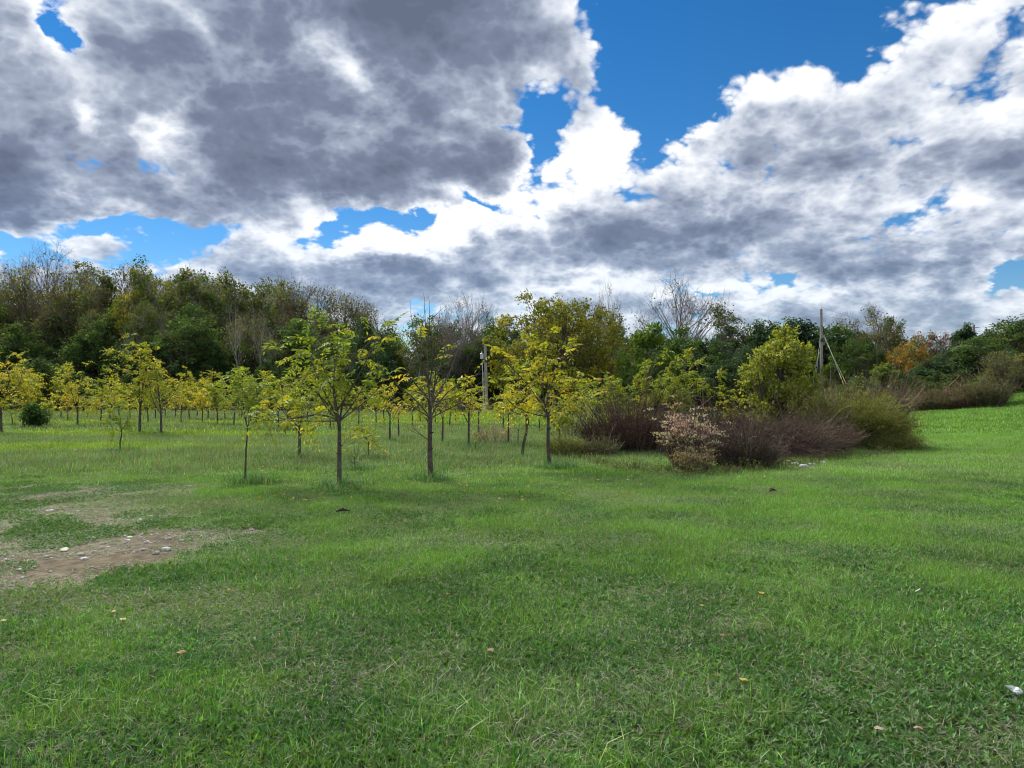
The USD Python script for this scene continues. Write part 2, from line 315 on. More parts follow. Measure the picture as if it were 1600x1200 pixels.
def make_grass():
    rng = np.random.default_rng(7)
    root = UsdGeom.PointInstancer.Define(stage, '/World/grass')
    tag(root.GetPrim(), 'mown and rough green grass covering the whole field', 'grass', None, 'stuff')
    protos, names = [], {}
    def proto(name, *parts):
        mb = MB()
        for p in parts: mb.add(*p)
        p = mb.build('/World/grass', name, M_GRASS); names.setdefault(name.rstrip('_'), []).append(len(protos)); protos.append(p.GetPath())
    for k in range(3):
        proto('lush_patch', blades(rng, .34, 1150, .055, .0036, G_LUSH, .34, .6, .04), weeds(rng, .34, 25, .03, G_LUSH), thatch(rng, .34, 130, .07, .0032))
        proto('turf_patch', blades(rng, .34, 1150, .042, .0036, G_MID, .34, .75, .14), weeds(rng, .34, 40, .026, G_MID * 1.1), thatch(rng, .34, 300, .07, .0034))
        proto('dark_patch', blades(rng, .34, 1100, .05, .0038, G_DARK, .34, .6, .06), weeds(rng, .34, 60, .03, G_DARK * 1.3), thatch(rng, .34, 90, .07, .004))
        proto('weed_patch', blades(rng, .34, 720, .042, .0036, G_MID, .34, .8, .16), weeds(rng, .34, 90, .04, np.array([0.085, 0.19, 0.05])), weeds(rng, .34, 70, .026, np.array([0.11, 0.215, 0.06])), thatch(rng, .34, 330, .08, .0036))
        proto('straw_patch', blades(rng, .34, 700, .036, .0034, G_MID, .34, 1.0, .3), weeds(rng, .34, 60, .026, G_MID), thatch(rng, .34, 460, .075, .0034))
        proto('dry_patch', blades(rng, .34, 420, .03, .0036, np.array([.20, .155, .085]), .34, 1.0, .5), weeds(rng, .34, 45, .022, G_MID), thatch(rng, .34, 420, .06, .0036))
        proto('mid_lush', blades(rng, .8, 1700, .055, .008, G_LUSH * 1.18, .8, .6, .05), thatch(rng, .8, 120, .1, .008))
        proto('mid_turf', blades(rng, .8, 1700, .048, .008, G_MID * 1.2, .8, .6, .14), thatch(rng, .8, 260, .1, .008))
        proto('mid_long', blades(rng, .8, 1300, .10, .008, G_LONG, .8, .6, .08), blades(rng, .8, 110, .15, .006, G_SEED, .8, .5, .2))
        proto('far_lush', blades(rng, 2.2, 1500, .09, .028, G_LUSH * 1.05, 2, .6, .05))
        proto('far_bright', blades(rng, 2.2, 2000, .10, .028, np.array([.22, .34, .036]), 2, .6, .04))  # sunlit strips of the far field, painted as yellower, brighter blades
        proto('mid_bright', blades(rng, .85, 1900, .07, .009, np.array([.20, .32, .037]), .8, .6, .04))  # same painted sunlight for the middle distance
        proto('far_turf', blades(rng, 2.2, 1500, .08, .028, G_MID, 2, .6, .12))
        proto('far_long', blades(rng, 2.2, 1500, .11, .026, G_LONG, 2, .6, .1), blades(rng, 2.2, 170, .15, .02, G_SEED, 2, .5, .2))
        proto('clump', blades(rng, .16, 150, .14, .0042, G_LUSH * .85, .16, .75, .08, .3))
        proto('ring_tuft', blades(rng, .3, 240, .17, .006, G_DARK * 1.25, .3, .7, .12))
    root.CreatePrototypesRel().SetTargets(protos)
    X, I, SC, RT = [], [], [], []
    def scatter(y0, y1, step, chooser, slope=0.80, pad=0.6):
        ys = np.arange(y0, y1, step)
        for y in ys:
            half = slope * y + pad; n = max(1, int(2 * half / step))
            x = np.linspace(-half, half, n) + rng.uniform(-.5, .5, n) * step
            yy = y + rng.uniform(-.5, .5, n) * step
            chooser(x, yy)
    def put(x, y, name, scale):
        ids = names[name]
        for a, b, s in zip(np.atleast_1d(x), np.atleast_1d(y), np.atleast_1d(scale)):
            X.append((a, b)); I.append(ids[int(rng.integers(len(ids)))]); SC.append(s)
    band = lambda x, y: np.sin(2 * np.pi * (y + .10 * x + .012 * x * x + 1.2 * (fbm2(x, y, .3, 46, 2) - .5)) / 1.5)   # passes of the mower
    def near(x, y):
        w = worn(x, y); a = fbm2(x, y, 0.55, 41); b = fbm2(x, y, 1.6, 42) + .085 * band(x, y) * sstep(y, 4.5, 8); c = fbm2(x, y, 0.9, 43)
        # close to the camera the turf is darker and weedier, with dead grass showing
        u = sstep(y + (a - .5) * 4, 4.2, 8.0)
        b = b + .035 * u
        for k in range(len(x)):
            q = rng.uniform()
            if q < (w[k] - 0.2) * 0.95: continue
            r = rng.uniform()
            if w[k] > 0.12: t = 'dry_patch' if r < .62 else ('straw_patch' if r < .72 else ('weed_patch' if r < .9 else 'dark_patch'))
            elif c[k] + rng.normal(0, .07) > 0.65 - 0.08 * (1 - u[k]): t = 'straw_patch'
            elif b[k] + rng.normal(0, .04) > 0.57: t = 'lush_patch'
            elif b[k] + rng.normal(0, .04) < 0.45: t = 'dark_patch' if rng.uniform() > u[k] * .8 else 'turf_patch'
            elif a[k] > 0.50 - .05 * (1 - u[k]) and r < .65 - .5 * u[k]: t = 'weed_patch'
            else: t = 'turf_patch' if r < .35 + .4 * u[k] else ('lush_patch' if r < .75 else 'dark_patch')
            put(x[k], y[k], t, (1 - .5 * w[k]) * rng.uniform(.75, 1.25))
    def mid(x, y, A='mid_', lush=0.52):
        w, m = worn(x, y), mown(x, y); a = fbm2(x, y, .25, 44) + .09 * band(x, y); b = fbm2(x, y, .9, 45)
        for k in range(len(x)):
            if rng.uniform() < (w[k] - .3) * 1.1: continue
            if x[k] > 20 and y[k] > 66 or y[k] > 90: continue
            if rng.uniform() > m[k]: t = 'long'
            elif y[k] > 17 and x[k] < .25 * y[k] and rng.uniform() < .92: t = 'bright'  # brighter blades take the place of sunshine here
            else: t = 'lush' if a[k] + .5 * (b[k] - .5) + rng.normal(0, .03) > lush or (y[k] > 18 and rng.uniform() < .6) else 'turf'
            put(x[k], y[k], A + t, rng.uniform(.75, 1.25))
    scatter(2.0, 13.5, 0.235, near)
    scatter(12.8, 30, 0.62, mid)
    scatter(29.5, 92, 1.75, lambda x, y: mid(x, y, 'far_'))
    for k in range(120):                              # longer tufts that the mower missed
        d = rng.uniform(2.9, 9.5); x = rng.uniform(-.75, .75) * d; c = fbm2(np.array([x]), np.array([d]), .5, 47, 2)[0]
        if c > .47 and worn(x, d) < .2:
            for q in range(int(rng.integers(1, 4))): put(x + rng.normal(0, .18), d + rng.normal(0, .12), 'clump', rng.uniform(.45, .85))
    for b, s in RINGS:
        for k in range(7):
            o = rng.normal(0, .16 * s, 2); put(b[0] + o[0], b[1] + o[1], 'ring_tuft', s * rng.uniform(.6, 1.1))
    X = np.array(X); z = height(X[:, 0], X[:, 1]); e = 0.15
    nx = -(height(X[:, 0] + e, X[:, 1]) - height(X[:, 0] - e, X[:, 1])) / (2 * e); ny = -(height(X[:, 0], X[:, 1] + e) - height(X[:, 0], X[:, 1] - e)) / (2 * e)
    N = unit(np.stack([nx, ny, np.ones(len(X))], -1))
    # spin about z, then lean to the slope
    th = rng.uniform(0, 2 * np.pi, len(X)); qz = np.stack([np.cos(th / 2), 0 * th, 0 * th, np.sin(th / 2)], -1)
    w = 1 + N[:, 2]; qt = unit(np.stack([w, -N[:, 1], N[:, 0], 0 * w], -1))
    aw, ax, ay, az_ = qt.T; bw, bx, by, bz = qz.T
    Q = np.stack([aw * bw - ax * bx - ay * by - az_ * bz, aw * bx + ax * bw + ay * bz - az_ * by, aw * by - ax * bz + ay * bw + az_ * bx, aw * bz + ax * by - ay * bx + az_ * bw], -1)
    SC = np.array(SC)
    root.CreatePositionsAttr(Vt.Vec3fArray.FromNumpy(np.column_stack([X, z]).astype(np.float32)))
    root.CreateProtoIndicesAttr(Vt.IntArray.FromNumpy(np.array(I, np.int32)))
    root.CreateOrientationsAttr(Vt.QuathArray([Gf.Quath(float(q[0]), float(q[1]), float(q[2]), float(q[3])) for q in Q]))
    root.CreateScalesAttr(Vt.Vec3fArray.FromNumpy(np.stack([0 * SC + 1, 0 * SC + 1, SC], -1).astype(np.float32)))
# ------------------------------------------------------------------ young orchard trees with feathery compound leaves
GREEN, LIME, YELLOW, ORANGE = np.array([0.085, 0.17, 0.032]), np.array([0.26, 0.315, 0.035]), np.array([0.57, 0.45, 0.05]), np.array([0.46, 0.24, 0.065])
BARK_D, BARK_G, BARK_P = np.array([0.085, 0.068, 0.055]), np.array([0.16, 0.14, 0.125]), np.array([0.30, 0.275, 0.245])
def leaf_colour(rng, t):
    t = np.clip(t, 0, 1.15)[:, None]
    c = np.where(t < .5, GREEN + (LIME - GREEN) * t / .5, np.where(t < .9, LIME + (YELLOW - LIME) * (t - .5) / .4, YELLOW + (ORANGE - YELLOW) * (t - .9) / .25))
    return c * np.exp(rng.normal(0, .16, (len(t), 1)))
def compound(rng, mb, P, D, L, pairs, ll, yellow):
    """N feathery leaves: a drooping midrib with paired leaflets"""
    n = len(P)
    if not n: return
    D = unit(D + np.array([0, 0, 0.25])); t = np.linspace(0, 1, pairs + 2)[1:]
    droop = rng.uniform(.25, .75, n)
    R = lambda u: P[:, None] + D[:, None] * (L[:, None] * u)[..., None] + np.array([0, 0, -1.0]) * (droop[:, None] * L[:, None] * u ** 2)[..., None]
    pts = R(np.broadcast_to(t, (n, len(t)))); tan = unit(D[:, None] - np.array([0, 0, 2.0]) * (droop[:, None] * t)[..., None])
    side = unit(np.cross(tan, [0, 0, 1.0]) + 1e-6); roll = rng.normal(0, .35, (n, 1, 1)); upv = np.cross(side, tan)
    side = unit(side + upv * roll)
    yl = yellow + rng.normal(0, .10, n)
    V0, C0 = [], []
    for s in (-1, 1):
        q = pts[:, :-1].reshape(-1, 3)
        ax = unit(side * s * .9 + tan * .45 - np.array([0, 0, .35]) + rng.normal(0, .16, side.shape))[:, :-1].reshape(-1, 3)
        prof = (0.65 + .5 * np.sin(np.pi * t[:-1]))[None] * ll * rng.uniform(.8, 1.15, (n, 1)); l = (prof * rng.uniform(.85, 1.15, prof.shape)).ravel()
        nr = np.repeat(upv[:, :1].reshape(-1, 3), pairs + 0, 0)[:len(q)] + rng.normal(0, .3, q.shape)
        keep = rng.uniform(0, 1, len(q)) < .93
        y = np.repeat(yl, pairs) + rng.normal(0, .10, n * pairs)
        v, f = leaves(q[keep], l[keep], l[keep] * .44, ax[keep], nr[keep])
        mb.add(v, f, np.repeat(leaf_colour(rng, y[keep]), 4, 0))
    v, f = leaves(pts[:, -1], np.full(n, ll), np.full(n, ll * .38), tan[:, -1], upv[:, -1]); mb.add(v, f, np.repeat(leaf_colour(rng, yl), 4, 0))
    rp = R(np.broadcast_to(np.linspace(0, 1, 4), (n, 4)))
    v, f = tubes(rp, np.full((n, 4), 1.0) * np.array([.0022, .002, .0016, .001]) * (ll / .08), 3); mb.add(v, f, np.repeat(leaf_colour(rng, yl * .7 + .2), 12, 0) * .7)
def wiggle(rng, pts, amp):
    pts = np.asarray(pts, float); d = rng.normal(0, amp, pts.shape); d[0] = 0
    return pts + d
def resample(p, K):
    p = np.asarray(p, float); s = np.r_[0, np.cumsum(np.linalg.norm(np.diff(p, axis=0), axis=1))]
    # smooth through the points
    from scipy.interpolate import PchipInterpolator
    return PchipInterpolator(s, p)(np.linspace(0, s[-1], K))
def orchard_tree(px, py, label, top, left, right, fork, yellow=.5, leaf=1.0, trunk=None, branches=None, rad=None, seed=0, bare=0.0, group=None, green_top=0.0, crownlow=None, pairs=None, category='tree', name='orchard_tree', nb=None, leafscale=1.0, barkc=BARK_D):
    """px, py: foot in the photograph; top, left, right: reach of the crown there; fork: where the trunk splits"""
    rng = np.random.default_rng(1000 + seed + int(px) * 7 + int(py))
    base = at(px, py); d = base[1]; k = d / F
    H = (py - top) * k; hs = float(np.clip(H / 2.0, .55, 1)); leafscale *= hs * (1.2 if d < 20 else 1.0); leaf = leaf / hs ** 1.8; hf = (py - fork) * k; wl, wr = (px - left) * k, (right - px) * k
    rad = rad or 0.010 + 0.011 * H
    t = thing(name, label, category, base, 0, group)
    loc = lambda x, y, dep=0.0: np.array([(x - px) * k, dep, (py - y) * k])
    trunkp = [loc(px, py + 2)] + [loc(x, y, 0) for x, y in (trunk or [])] + [loc(trunk[-1][0] if trunk else px + rng.normal(0, 1), fork)]
    tp = resample(wiggle(rng, trunkp, .006), 9); tr = rad * np.linspace(1.15, .72, 9); tr[0] *= 1.35
    mbt = MB(); v, f = tubes(tp[None], tr[None], 8); mbt.add(v, f, np.repeat(jit(rng, barkc, 9, .1), 8, 0))
    for q in range(3):                                # stubs and knots
        a = rng.uniform(0, 6.28); z = rng.uniform(.3, .95) * hf; p0 = tp[int(z / hf * 8)]
        p = np.array([p0, p0 + np.array([np.cos(a), np.sin(a), .5]) * rad * 1.6]); v, f = tubes(p[None], np.array([[rad * .4, rad * .25]]), 5); mbt.add(v, f, barkc)
    mbt.build(t, 'trunk', M_BARK, smooth=True)
    top_p = tp[-1]
    mains = []
    if branches:
        for pts in branches:
            dep = rng.normal(0, .25) * max(wl, wr)
            q0 = loc(*pts[0]); q0[1] = 0
            if abs(q0[2] - top_p[2]) < .1: q0 = top_p.copy()
            qs = [q0] + [loc(x, y, dep * (i + 1) / (len(pts) - 1)) for i, (x, y) in enumerate(pts[1:])]
            mains.append(resample(wiggle(rng, qs, .012), 8))
        extra = 3 if nb is None else nb
    else: extra = nb or int(rng.integers(5, 8))
    low = hf if crownlow is None else (py - crownlow) * k
    if not branches: mains.append(resample(wiggle(rng, [top_p, top_p + [rng.normal(0, .05) * H, rng.normal(0, .05) * H, (H - hf) * .5], top_p + [rng.normal(0, .07) * H, rng.normal(0, .06) * H, (H - hf) * .97]], .015 * H), 8))
    a0 = rng.uniform(0, 6.28)
    for i in range(extra):
        a = a0 + i * 2.4 + rng.normal(0, .2); cx = np.cos(a); reach = (wr if cx > 0 else wl); reach = abs(cx) * reach + (1 - abs(cx)) * (wl + wr) / 2
        z1 = low + (H - low) * (rng.uniform(.05, .92)); zz = (z1 - hf) / max(H - hf, .01)
        reach *= np.sqrt(max(.12, 1 - max(0, zz) ** 2.2)) * rng.uniform(.75, 1.0)
        end = np.array([cx * reach, np.sin(a) * reach, z1]) + [top_p[0] * .5, 0, 0]
        st = top_p + np.array([0, 0, rng.uniform(-.15, .25) * (H - hf)])
        if mains and st[2] > top_p[2]: st = mains[0][min(7, int((st[2] - top_p[2]) / (H - hf) * 8))]
        mid = st * .5 + end * .5 + np.array([cx, np.sin(a), -.2]) * reach * .12
        mains.append(resample(wiggle(rng, [st, mid, end], .02 * H), 8))
    mbb, mbl = MB(), MB()
    SP, SD = [], []
    twP, twR = [], []
    for m in mains:
        L = np.linalg.norm(np.diff(m, axis=0), axis=1).sum(); r0 = rad * .43 * min(1.15, (L / max(H - hf, .2)) ** .5)
        v, f = tubes(m[None], (r0 * np.linspace(1, .28, 8))[None], 6); mbb.add(v, f, np.repeat(jit(rng, barkc * 1.1, 8, .1), 6, 0))
        ns = max(2, int(L * (5.0 if d < 20 else 4.0))); us = np.linspace(.28, 1.0, ns)
        for u in us:
            p0 = m[min(7, int(u * 7))] * (1 - (u * 7 % 1)) + m[min(7, int(u * 7) + 1)] * (u * 7 % 1)
            dm = unit(m[min(7, int(u * 7) + 1)] - m[max(0, int(u * 7) - 1)])
            o = rdir(rng, 1, .25)[0]; dirn = unit(dm * .75 + o * .85) if u < .97 else dm
            l = rng.uniform(.16, .36) * (0.35 + .11 * H * 2.2) * (1.15 - .4 * u)
            p1 = p0 + dirn * l * .5 + rng.normal(0, .012, 3); p2 = p0 + dirn * l + np.array([0, 0, .12 * l]) + rng.normal(0, .02, 3)
            twP.append(np.stack([p0, p1, p2])); twR.append(r0 * np.array([.42, .32, .2]) * (1.1 - .5 * u))
            nl = rng.poisson(3.4 * leaf)
            if rng.uniform() < bare: nl = 0
            for q in range(nl):
                w = rng.uniform(.35, 1.0); SP.append(p0 + (p2 - p0) * w); SD.append(unit(dirn * .6 + rdir(rng, 1, .1)[0] * .9))
    v, f = tubes(np.array(twP), np.array(twR), 4); mbb.add(v, f, np.repeat(jit(rng, barkc * 1.2, len(twP), .15), 12, 0))
    mbb.build(t, 'branches', M_BARK, smooth=True)
    if SP:
        SP, SD = np.array(SP), np.array(SD); n = len(SP); pr = pairs or (6 if d < 16 else 5 if d < 26 else 4)
        ll = leafscale * (.078 if d < 16 else .09 if d < 26 else .115); LL = rng.uniform(.24, .42, n) * (1 if d < 26 else 1.1) * leafscale
        zz = SP[:, 2] / H; yl = yellow - green_top * (zz - .65) * 2.0 + rng.normal(0, .06, n) + .22 * (fbm2(SP[:, 0], SP[:, 2], 1.8, int(px) % 50, 2) - .5) * 2
        compound(rng, mbl, SP, SD, LL, pr, ll, yl); mbl.build(t, 'leaves', M_LEAF)
    RINGS.append((base, .8 + .25 * (d < 20)))
    return t
RINGS = []
YO = 'young orchard trees turning yellow'
def make_orchard():
    T = orchard_tree
    T(530, 763, 'nearest orchard tree, straight dark trunk, broad open green and yellow crown', 505, 412, 602, 658, .46, .58, branches=[
        [(530, 658), (500, 650), (440, 656), (412, 650)], [(530, 658), (505, 622), (470, 590), (452, 562)], [(530, 660), (524, 610), (527, 560), (512, 520)],
        [(530, 655), (540, 600), (550, 550), (556, 508)], [(530, 660), (556, 640), (585, 615), (600, 600)], [(528, 640), (560, 590), (585, 545), (595, 528)], [(527, 620), (500, 570), (485, 530), (478, 516)],
        [(526, 600), (545, 560), (575, 530), (588, 515)], [(529, 650), (505, 605), (490, 560), (500, 530)]], rad=.037, seed=1, green_top=.3, nb=4)
    T(674, 752, 'tree with mostly bare dark branches and a few yellow leaf bunches, thick trunk', 478, 598, 755, 652, .68, .16, trunk=[(672, 700)], branches=[
        [(675, 652), (668, 600), (664, 540), (660, 478)], [(671, 600), (676, 550), (673, 515), (677, 484)], [(669, 590), (655, 545), (650, 505)], [(673, 620), (690, 570), (700, 520)], [(675, 655), (645, 622), (615, 598), (600, 585)], [(675, 650), (700, 615), (730, 592), (748, 582)], [(674, 640), (680, 590), (686, 545), (690, 505)],
        [(675, 652), (700, 640), (725, 625), (735, 606)], [(674, 652), (650, 640), (630, 632), (612, 650)], [(672, 690), (655, 680), (640, 668)], [(668, 620), (645, 590), (632, 560), (625, 545)],[(672, 600), (655, 560), (648, 520)],[(675, 630), (695, 590), (712, 550)]], rad=.046, seed=2, bare=.78, nb=3)
    T(860, 733, 'orchard tree with tall yellow and orange crown left of the dark brush', 532, 768, 922, 650, .66, .6, trunk=[(856, 695)], branches=[
        [(853, 650), (846, 600), (852, 560), (858, 535)], [(853, 655), (870, 622), (895, 600), (915, 588)], [(853, 650), (830, 610), (800, 575), (780, 560)], [(852, 640), (866, 590), (880, 560), (892, 545)], [(853, 648), (836, 640), (822, 632)], [(850, 620), (830, 570), (822, 545)]], rad=.038, seed=3, green_top=.15, nb=6)
    T(816, 718, 'curved leaning tree with thin bare limbs left of the tall yellow orange tree', 560, 775, 850, 648, .5, .42, trunk=[(818, 695), (823, 670)], branches=[
        [(824, 648), (826, 615), (822, 590)], [(822, 655), (800, 640), (786, 618), (776, 600)], [(824, 640), (812, 600), (796, 575), (782, 562)]], seed=4, bare=.4, nb=3)
    T(874, 706, 'low forked tree with spreading green crown touching the dark brush', 600, 850, 935, 672, .36, 1.05, branches=[[(872, 672), (855, 650), (842, 628)], [(872, 672), (890, 645), (905, 625), (922, 612)], [(872, 672), (874, 640), (880, 612)]], seed=5, nb=4)
    T(381, 758, 'crooked thin near sapling with a green flat crown on a twiggy stem', 590, 352, 418, 668, .33, .55, trunk=[(384, 730), (386, 700), (386, 680)], rad=.016, seed=6, nb=6, crownlow=640)
    T(188, 707, 'small crooked sapling with drooping green leaves in front of twin yellow trees', 640, 162, 212, 672, .3, .8, trunk=[(187, 690), (190, 680)], rad=.02, seed=7, nb=6)
    T(467, 718, 'tree with low side fork and green yellow leaves half behind nearest tree', 560, 408, 505, 668, .52, .7, trunk=[(468, 690)], branches=[[(468, 668), (472, 630), (466, 590), (462, 565)], [(468, 685), (478, 668), (492, 650)], [(468, 668), (440, 640), (420, 600)], [(468, 668), (440, 648), (415, 645)]], rad=.036, seed=8, nb=5)
    T(575, 720, 'pale thin sapling with loose lime leaves right of nearest tree trunk', 640, 548, 598, 690, .48, .4, rad=.014, seed=9, nb=7, crownlow=712)
    T(556, 736, 'tiny dark leafless stem pair right of nearest tree trunk', 690, 540, 580, 722, .45, .35, rad=.016, seed=10, nb=5, bare=.5)
    T(547, 696, 'short broken dark stem in the grass just right of nearest trunk', 672, 540, 554, 686, .5, .35, rad=.018, seed=11, nb=3)
    T(670, 716, 'dark straight trunk half hidden behind the mostly bare tree', 590, 640, 700, 660, .6, .4, seed=12, nb=5)
    T(609, 692, 'slim yellow leaved tree left of the mostly bare tree', 600, 594, 630, 648, .75, .7, seed=13, nb=6)
    T(623, 686, 'slim tree with low golden leaf tuft beside the slim yellow tree', 622, 612, 640, 652, .8, .6, seed=14, nb=5)
    T(691, 695, 'tree with yellow tufts just right of the mostly bare tree', 600, 676, 722, 650, .7, .7, seed=15, nb=6)
    T(732, 700, 'multi stemmed tree with yellow green tuft in front of transformer pole', 592, 704, 744, 640, .6, .7, seed=16, nb=6, branches=[[(731, 660), (722, 640), (718, 610)], [(731, 650), (736, 625), (738, 600)]])
    T(744, 708, 'thin leafless sapling in front of transformer pole', 662, 732, 756, 690, .5, .15, rad=.012, seed=17, nb=5, bare=.7)
    T(748, 685, 'slender tree with yellow top right beside transformer pole', 612, 738, 758, 645, .62, .6, seed=18, nb=6)
    T(794, 697, 'dark stem with side twigs and lime leaves left of the curved leaning tree', 612, 768, 812, 655, .5, .6, seed=19, nb=6)
    T(809, 702, 'thin bare stem beside the curved leaning tree', 640, 798, 820, 672, .5, .2, rad=.016, seed=20, nb=4, bare=.6)
    T(844, 681, 'far thin trunk seen between curved and orange trees', 615, 830, 862, 655, .45, .6, seed=21, nb=4)
    T(937, 668, 'green leaved tree rising behind left end of dark reddish brush', 585, 900, 985, 640, .36, 1.3, seed=22, nb=8)
    T(923, 672, 'slim dark stemmed green tree behind left end of brush', 605, 905, 950, 650, .38, 1.0, seed=23, nb=5)
    T(968, 668, 'small green tree standing behind the middle of dark brush', 598, 945, 1000, 650, .36, 1.2, seed=24, nb=7)
    T(1027, 690, 'lime green many branched tree rising from the brush behind pink seed heads', 555, 985, 1118, 650, .42, 1.5, branches=[[(1027, 660), (1020, 620), (1012, 580)], [(1027, 660), (1050, 620), (1075, 585), (1095, 570)], [(1027, 662), (1060, 640), (1090, 615), (1115, 595)], [(1027, 660), (1035, 610), (1050, 570)], [(1027, 660), (1005, 630), (992, 600)], [(1027, 655), (1060, 600), (1075, 560)]], seed=25, nb=6)
    T(1140, 690, 'thin tree with sparse pale yellow leaves left of the round lime tree', 612, 1108, 1165, 660, .55, .8, seed=26, nb=7)
    # the far rows, left to right
    rows = [
        (2, 678, 540, -25, 62, 636, .82, 'golden orchard tree cut by left edge of picture', 1.2), (20, 665, 622, 8, 34, 652, .55, 'little stub tree with few leaves near left edge', .6), (36, 669, 575, 20, 68, 640, .74, 'yellow tree behind dark green round shrub', 1.1),
        (78, 663, 632, 66, 92, 648, .5, 'tiny yellow green sapling right of dark round shrub', 1.0), (121, 668, 571, 68, 152, 638, .72, 'bright yellow broad tree, first full crown right of round shrub', 1.25), (157, 663, 580, 138, 192, 635, .58, 'yellow green tree just right of the bright yellow broad tree', 1.15),
        (218, 678, 529, 165, 256, 636, .62, 'tallest orchard tree of left group, dark trunk and loose green top', 1.0), (252, 679, 551, 226, 292, 640, .70, 'yellow tree with silvery low limbs right of tallest left tree', 1.0),
        (232, 664, 600, 214, 250, 640, .55, 'low tree seen between the two large left trees', .9), (258, 653, 600, 246, 272, 632, .66, 'small far tree behind yellow tree with silvery limbs', .9), (274, 654, 590, 262, 290, 632, .62, 'far slim tree, first right of yellow tree with silvery limbs', 1.0),
        (296, 657, 588, 284, 312, 636, .70, 'far golden tree, second right of yellow tree with silvery limbs', 1.1), (308, 652, 586, 296, 328, 632, .80, 'deep golden far tree at centre of back left row', 1.2), (325, 657, 584, 312, 345, 634, .74, 'golden far tree right of the deep golden one', 1.2),
        (340, 666, 592, 325, 360, 640, .52, 'lime tree with brown twiggy foot', 1.2), (352, 657, 590, 342, 368, 636, .6, 'far yellow green tree behind lime tree with brown foot', 1.1), (365, 668, 592, 352, 386, 640, .45, 'green far tree left of crooked near sapling crown', 1.1),
        (401, 671, 588, 386, 425, 638, .42, 'green far tree behind crooked near sapling', 1.1), (420, 660, 596, 408, 436, 636, .55, 'small far tree, first right of crooked sapling', 1.0), (435, 672, 590, 420, 455, 640, .5, 'yellow green far tree left of the low fork tree', 1.1),
        (449, 667, 594, 438, 465, 640, .62, 'far yellow tree behind the low fork tree', 1.0), (516, 671, 600, 500, 534, 640, .5, 'far tree behind trunk of nearest orchard tree', 1.0), (560, 668, 604, 545, 576, 640, .6, 'far yellow tree right behind nearest orchard tree', .9), (588, 664, 606, 578, 602, 640, .6, 'far little tree left of slim yellow leaved tree', .9),
        (645, 668, 612, 632, 658, 642, .66, 'far yellow tree behind left branches of mostly bare tree', .9), (712, 662, 606, 700, 724, 640, .62, 'far yellow tree left of transformer pole foot', .9), (985, 664, 605, 970, 1002, 645, .34, 'far green tree behind lime green many branched tree', 1.1)]
    rq = np.random.default_rng(55)
    more = [(52, 656), (95, 655), (106, 660), (136, 655), (172, 657), (186, 654), (204, 657), (243, 656), (283, 662), (316, 663), (378, 656), (392, 662), (410, 655), (458, 657), (480, 662), (497, 658), (533, 660), (600, 657), (657, 660), (680, 664), (702, 668), (786, 672), (826, 668), (906, 664), (955, 660)]
    for x, y in more:
        h = rq.uniform(52, 78); w = rq.uniform(11, 20); g = .62 if x < 350 else .48
        rows.append((x, y, y - h, x - w, x + w, y - rq.uniform(16, 26), g + rq.normal(0, .1), None, 1.0))
    front = sorted(r[0] for r in rows)
    marks = [(-50, 'left picture edge'), (54, 'dark round shrub'), (121, 'bright yellow broad tree'), (188, 'small crooked sapling'), (218, 'tallest left orchard tree'), (252, 'silvery limbed tree'), (308, 'deep golden tree'), (381, 'crooked near sapling'), (467, 'low fork tree'), (530, 'nearest orchard tree'), (609, 'slim yellow tree'), (674, 'mostly bare tree'), (761, 'transformer pole'), (816, 'curved leaning tree'), (860, 'tall yellow orange tree'), (937, 'green tree behind brush end')]
    seen = {}
    for j, r in enumerate(rows):
        if r[7] is None:
            m = [q for q in marks if q[0] <= r[0]][-1]; seen[m] = seen.get(m, 0) + 1
            rows[j] = r[:7] + (f'slim far young tree, back rows, {("first", "second", "third", "fourth")[seen[m] - 1]} right of the {m[1]}',) + r[8:]
    for i, (x, y, top, l, r, fk, yl, lab, lf) in enumerate(rows): T(x, y, lab, top, l, r, fk, yl * .86, lf * 1.0, seed=100 + i, nb=8 if r - l > 30 else 5, group=YO)
